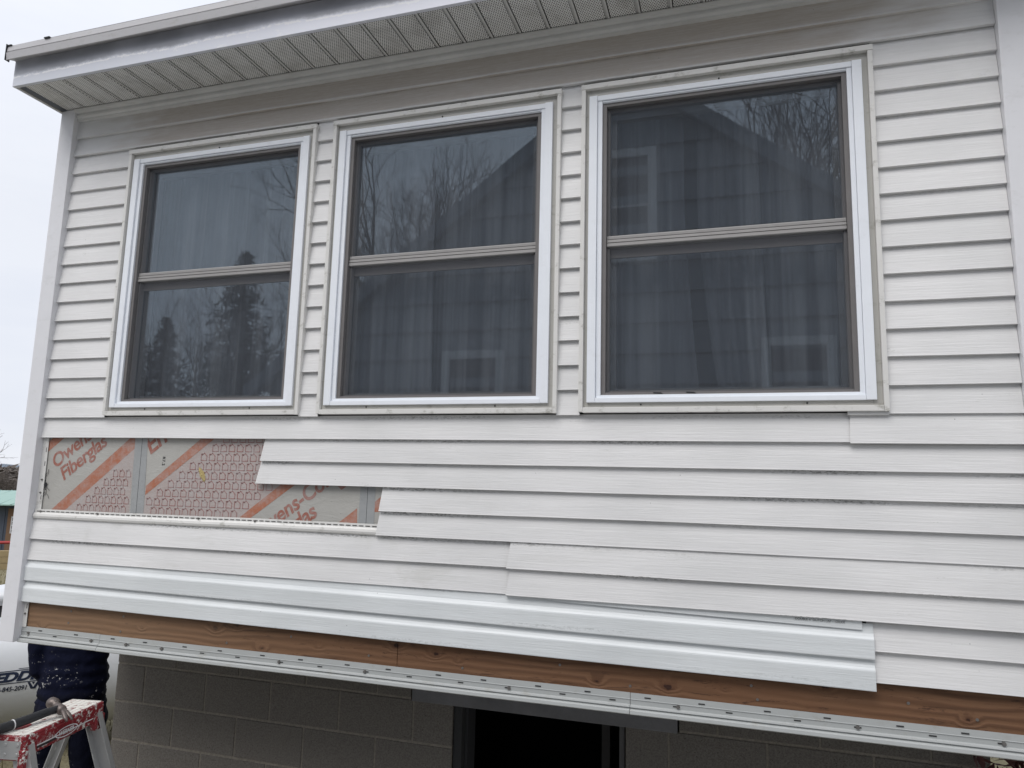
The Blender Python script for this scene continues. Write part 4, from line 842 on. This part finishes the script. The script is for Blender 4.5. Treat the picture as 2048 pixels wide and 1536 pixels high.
# far left tree line and hills seen past the corner
G2 = 'bare trees of the far tree line'
tC = make_tree(21, (-44, 32, -2.0), 3.9, 'bare bushy tree rising over the green shed roof', G2, r0=.10, depth=6, spread=.7)
rt = random.Random(9)
names = ['thin', 'leaning', 'forked', 'low', 'rounded', 'ragged', 'wispy', 'pale', 'dark', 'crooked', 'twiggy', 'slim', 'wide', 'short']
for i in range(14):
    c = copy_tree(tC); u = rt.uniform(-1, 1); D = rt.uniform(46, 62); ang = math.radians(142.4)+u*.075
    c.location = (3.4+D*math.cos(ang), -2.8+D*math.sin(ang), -2.2); s_ = rt.uniform(.75, 1.08)*D/52; c.scale = (s_, s_, s_); c.rotation_euler.z = rt.uniform(0, 6)
    c['label'] = '%s bare tree in the far tree line over the shed roof' % names[i]
tD = make_tree(33, (-25.5, 18.2, -1.7), 5.4, 'tall bare tree at the left edge beyond the shed', G2, r0=.11, depth=6, spread=.5)
def ridge(name, D, h, mat, amp, seed, z0=-3):
    vs_, fs = [], []; n_ = 160
    for i in range(n_+1):
        a = math.radians(60+i*150/n_); hh = h*(1+amp*mnoise.noise(Vector((a*6, seed, 0)))+amp*.4*mnoise.noise(Vector((a*40, seed, 3))))
        for (dd, zz_) in ((D, z0), (D*1.05, hh*.7), (D*1.12, hh), (D*1.4, z0)): vs_.append((math.cos(a)*dd, math.sin(a)*dd, zz_))
    for i in range(n_):
        for j in range(3): k = i*4+j; fs.append((k, k+1, k+5, k+4))
    tag(obj(name, vs_, fs, mat, None, True), kind='structure')
ridge('far_hill', 420, 4.6, 'farhill', .5, 2); ridge('wooded_hill', 95, 1.25, 'nearhill', .25, 8, -2.5)
# brush on the wooded slope
b = MB(); rg = random.Random(4)
for i in range(16000):
    a = math.radians(rg.uniform(132, 152)); D = rg.uniform(52, 93); x, y = 3.4+D*math.cos(a), -2.8+D*math.sin(a); z = rg.uniform(-2.6, .35+D*.009); s_ = .35
    b.add([(x+rg.gauss(0, s_), y+rg.gauss(0, s_), z+rg.gauss(0, s_*.5)), (x+rg.gauss(0, s_), y+rg.gauss(0, s_), z+rg.gauss(0, s_*.5)), (x, y, z)], [(0, 1, 2)])
tag(obj('brush', b.v, b.f, 'twig'), 'brown leafless brush covering the far slope', 'brush', kind='stuff')

# ================================================================== NEIGHBOUR HOUSE (behind the camera, seen in the panes)
NY = -6.0; AX, AZ, SL = 2.12, 6.07, .761
nb = tag(empty('gabled_house', (AX, NY, GZ)), 'blue grey gabled house with white window trim facing the siding wall, mirrored in its panes', 'house')
NL = lambda x: x-AX
EH = 2.1; HWD = (AZ-EH)/SL
z = GZ; PH = .392; k = 0; z = 5.045-PH*17+0
wins = [(1.72, 2.52, 3.50, 5.02), (-.36, .52, 1.20, 2.41), (3.74, 4.57, 1.20, 2.45)]
while z < AZ-.1:
    hw = HWD if z < EH else (AZ-z)/SL; 
    z1 = min(z+PH, AZ-.05); zc = max(z, GZ)
    segs = [(-hw, hw)]
    hw2 = min(hw, (AZ-z1)/SL if z1 > EH else HWD)
    v_ = [(-hw, -.045, zc-GZ), (hw, -.045, zc-GZ), (hw2, -.002, z1-GZ), (-hw2, -.002, z1-GZ), (-hw, .0, zc-GZ), (hw, .0, zc-GZ)]
    # board faces the siding wall (+y)
    v_ = [(a, -b_, c) for a, b_, c in v_]
    if z1 > GZ: obj('wall_board', v_, [(1, 0, 3, 2), (0, 1, 5, 4)], 'shingle', nb)
    z += PH
MB().box(-HWD, HWD, -7, -.005, 0, EH-GZ).build('wall', 'shingle', nb)
b = MB()
for s_ in (-1, 1):
    b.add([(0, .16, AZ+.12-GZ), (s_*(HWD+.35), .16, AZ+.12-SL*(HWD+.35)-GZ), (s_*(HWD+.35), -7.2, AZ+.12-SL*(HWD+.35)-GZ), (0, -7.2, AZ+.12-GZ)], [(0, 1, 2, 3)])
b.build('roof', 'asphalt', nb)
for s_ in (-1, 1):
    MB().add([(0, .17, AZ+.13-GZ), (s_*(HWD+.35), .17, AZ+.13-SL*(HWD+.35)-GZ), (s_*(HWD+.35), .17, AZ-.10-SL*(HWD+.35)-GZ), (0, .17, AZ-.10-GZ), (0, .035, AZ+.13-GZ), (s_*(HWD+.35), .035, AZ+.13-SL*(HWD+.35)-GZ), (s_*(HWD+.35), .035, AZ-.10-SL*(HWD+.35)-GZ), (0, .035, AZ-.10-GZ)], [(0, 1, 2, 3), (4, 7, 6, 5), (3, 2, 6, 7), (0, 4, 5, 1)]).build('rake_board', 'shingle', nb)
for (x0, x1, z0, z1) in wins:
    t = .11; y0, y1 = .031, .07; f_ = MB(); X0, X1, Z0, Z1 = NL(x0), NL(x1), z0-GZ, z1-GZ
    f_.box(X0, X0+t, y0, y1, Z0, Z1); f_.box(X1-t, X1, y0, y1, Z0, Z1); f_.box(X0+t, X1-t, y0, y1, Z1-t, Z1); f_.box(X0+t, X1-t, y0, y1, Z0, Z0+t)
    w = f_.build('window', 'agedtrim', nb)
    MB().box(X0+t, X1-t, .032, .040, (Z0+Z1)/2-.03, (Z0+Z1)/2+.03).build('sash_rail', 'agedtrim', w); MB().box(X0+t+.001, X1-t-.001, .0305, .0312, Z0+t, Z1-t).build('pane', 'dark', w)
# dark reddish shrub low at the right, under the overhang
sh = tag(empty('shrub', (4.42, .5, GZ)), 'dark red dried shrub at the right end of the block wall', 'shrub'); b = MB(); rg = random.Random(2)
for i in range(700):
    p = Vector((rg.gauss(0, .10), rg.gauss(0, .10), rg.uniform(.5, 1.42))); d1 = Vector((rg.gauss(0, 1), rg.gauss(0, 1), rg.gauss(0, 1))).normalized()*.035; d2 = Vector((rg.gauss(0, 1), rg.gauss(0, 1), rg.gauss(0, 1))).normalized()*.016
    b.add([p-d1, p+d2, p+d1, p-d2], [(0, 1, 2, 3)])
obj('foliage', b.v, b.f, 'redleaf', sh); MB().tube((0, 0, 0), (0, 0, 1.2), .018, .008, 6).build('stem', 'bark', sh)
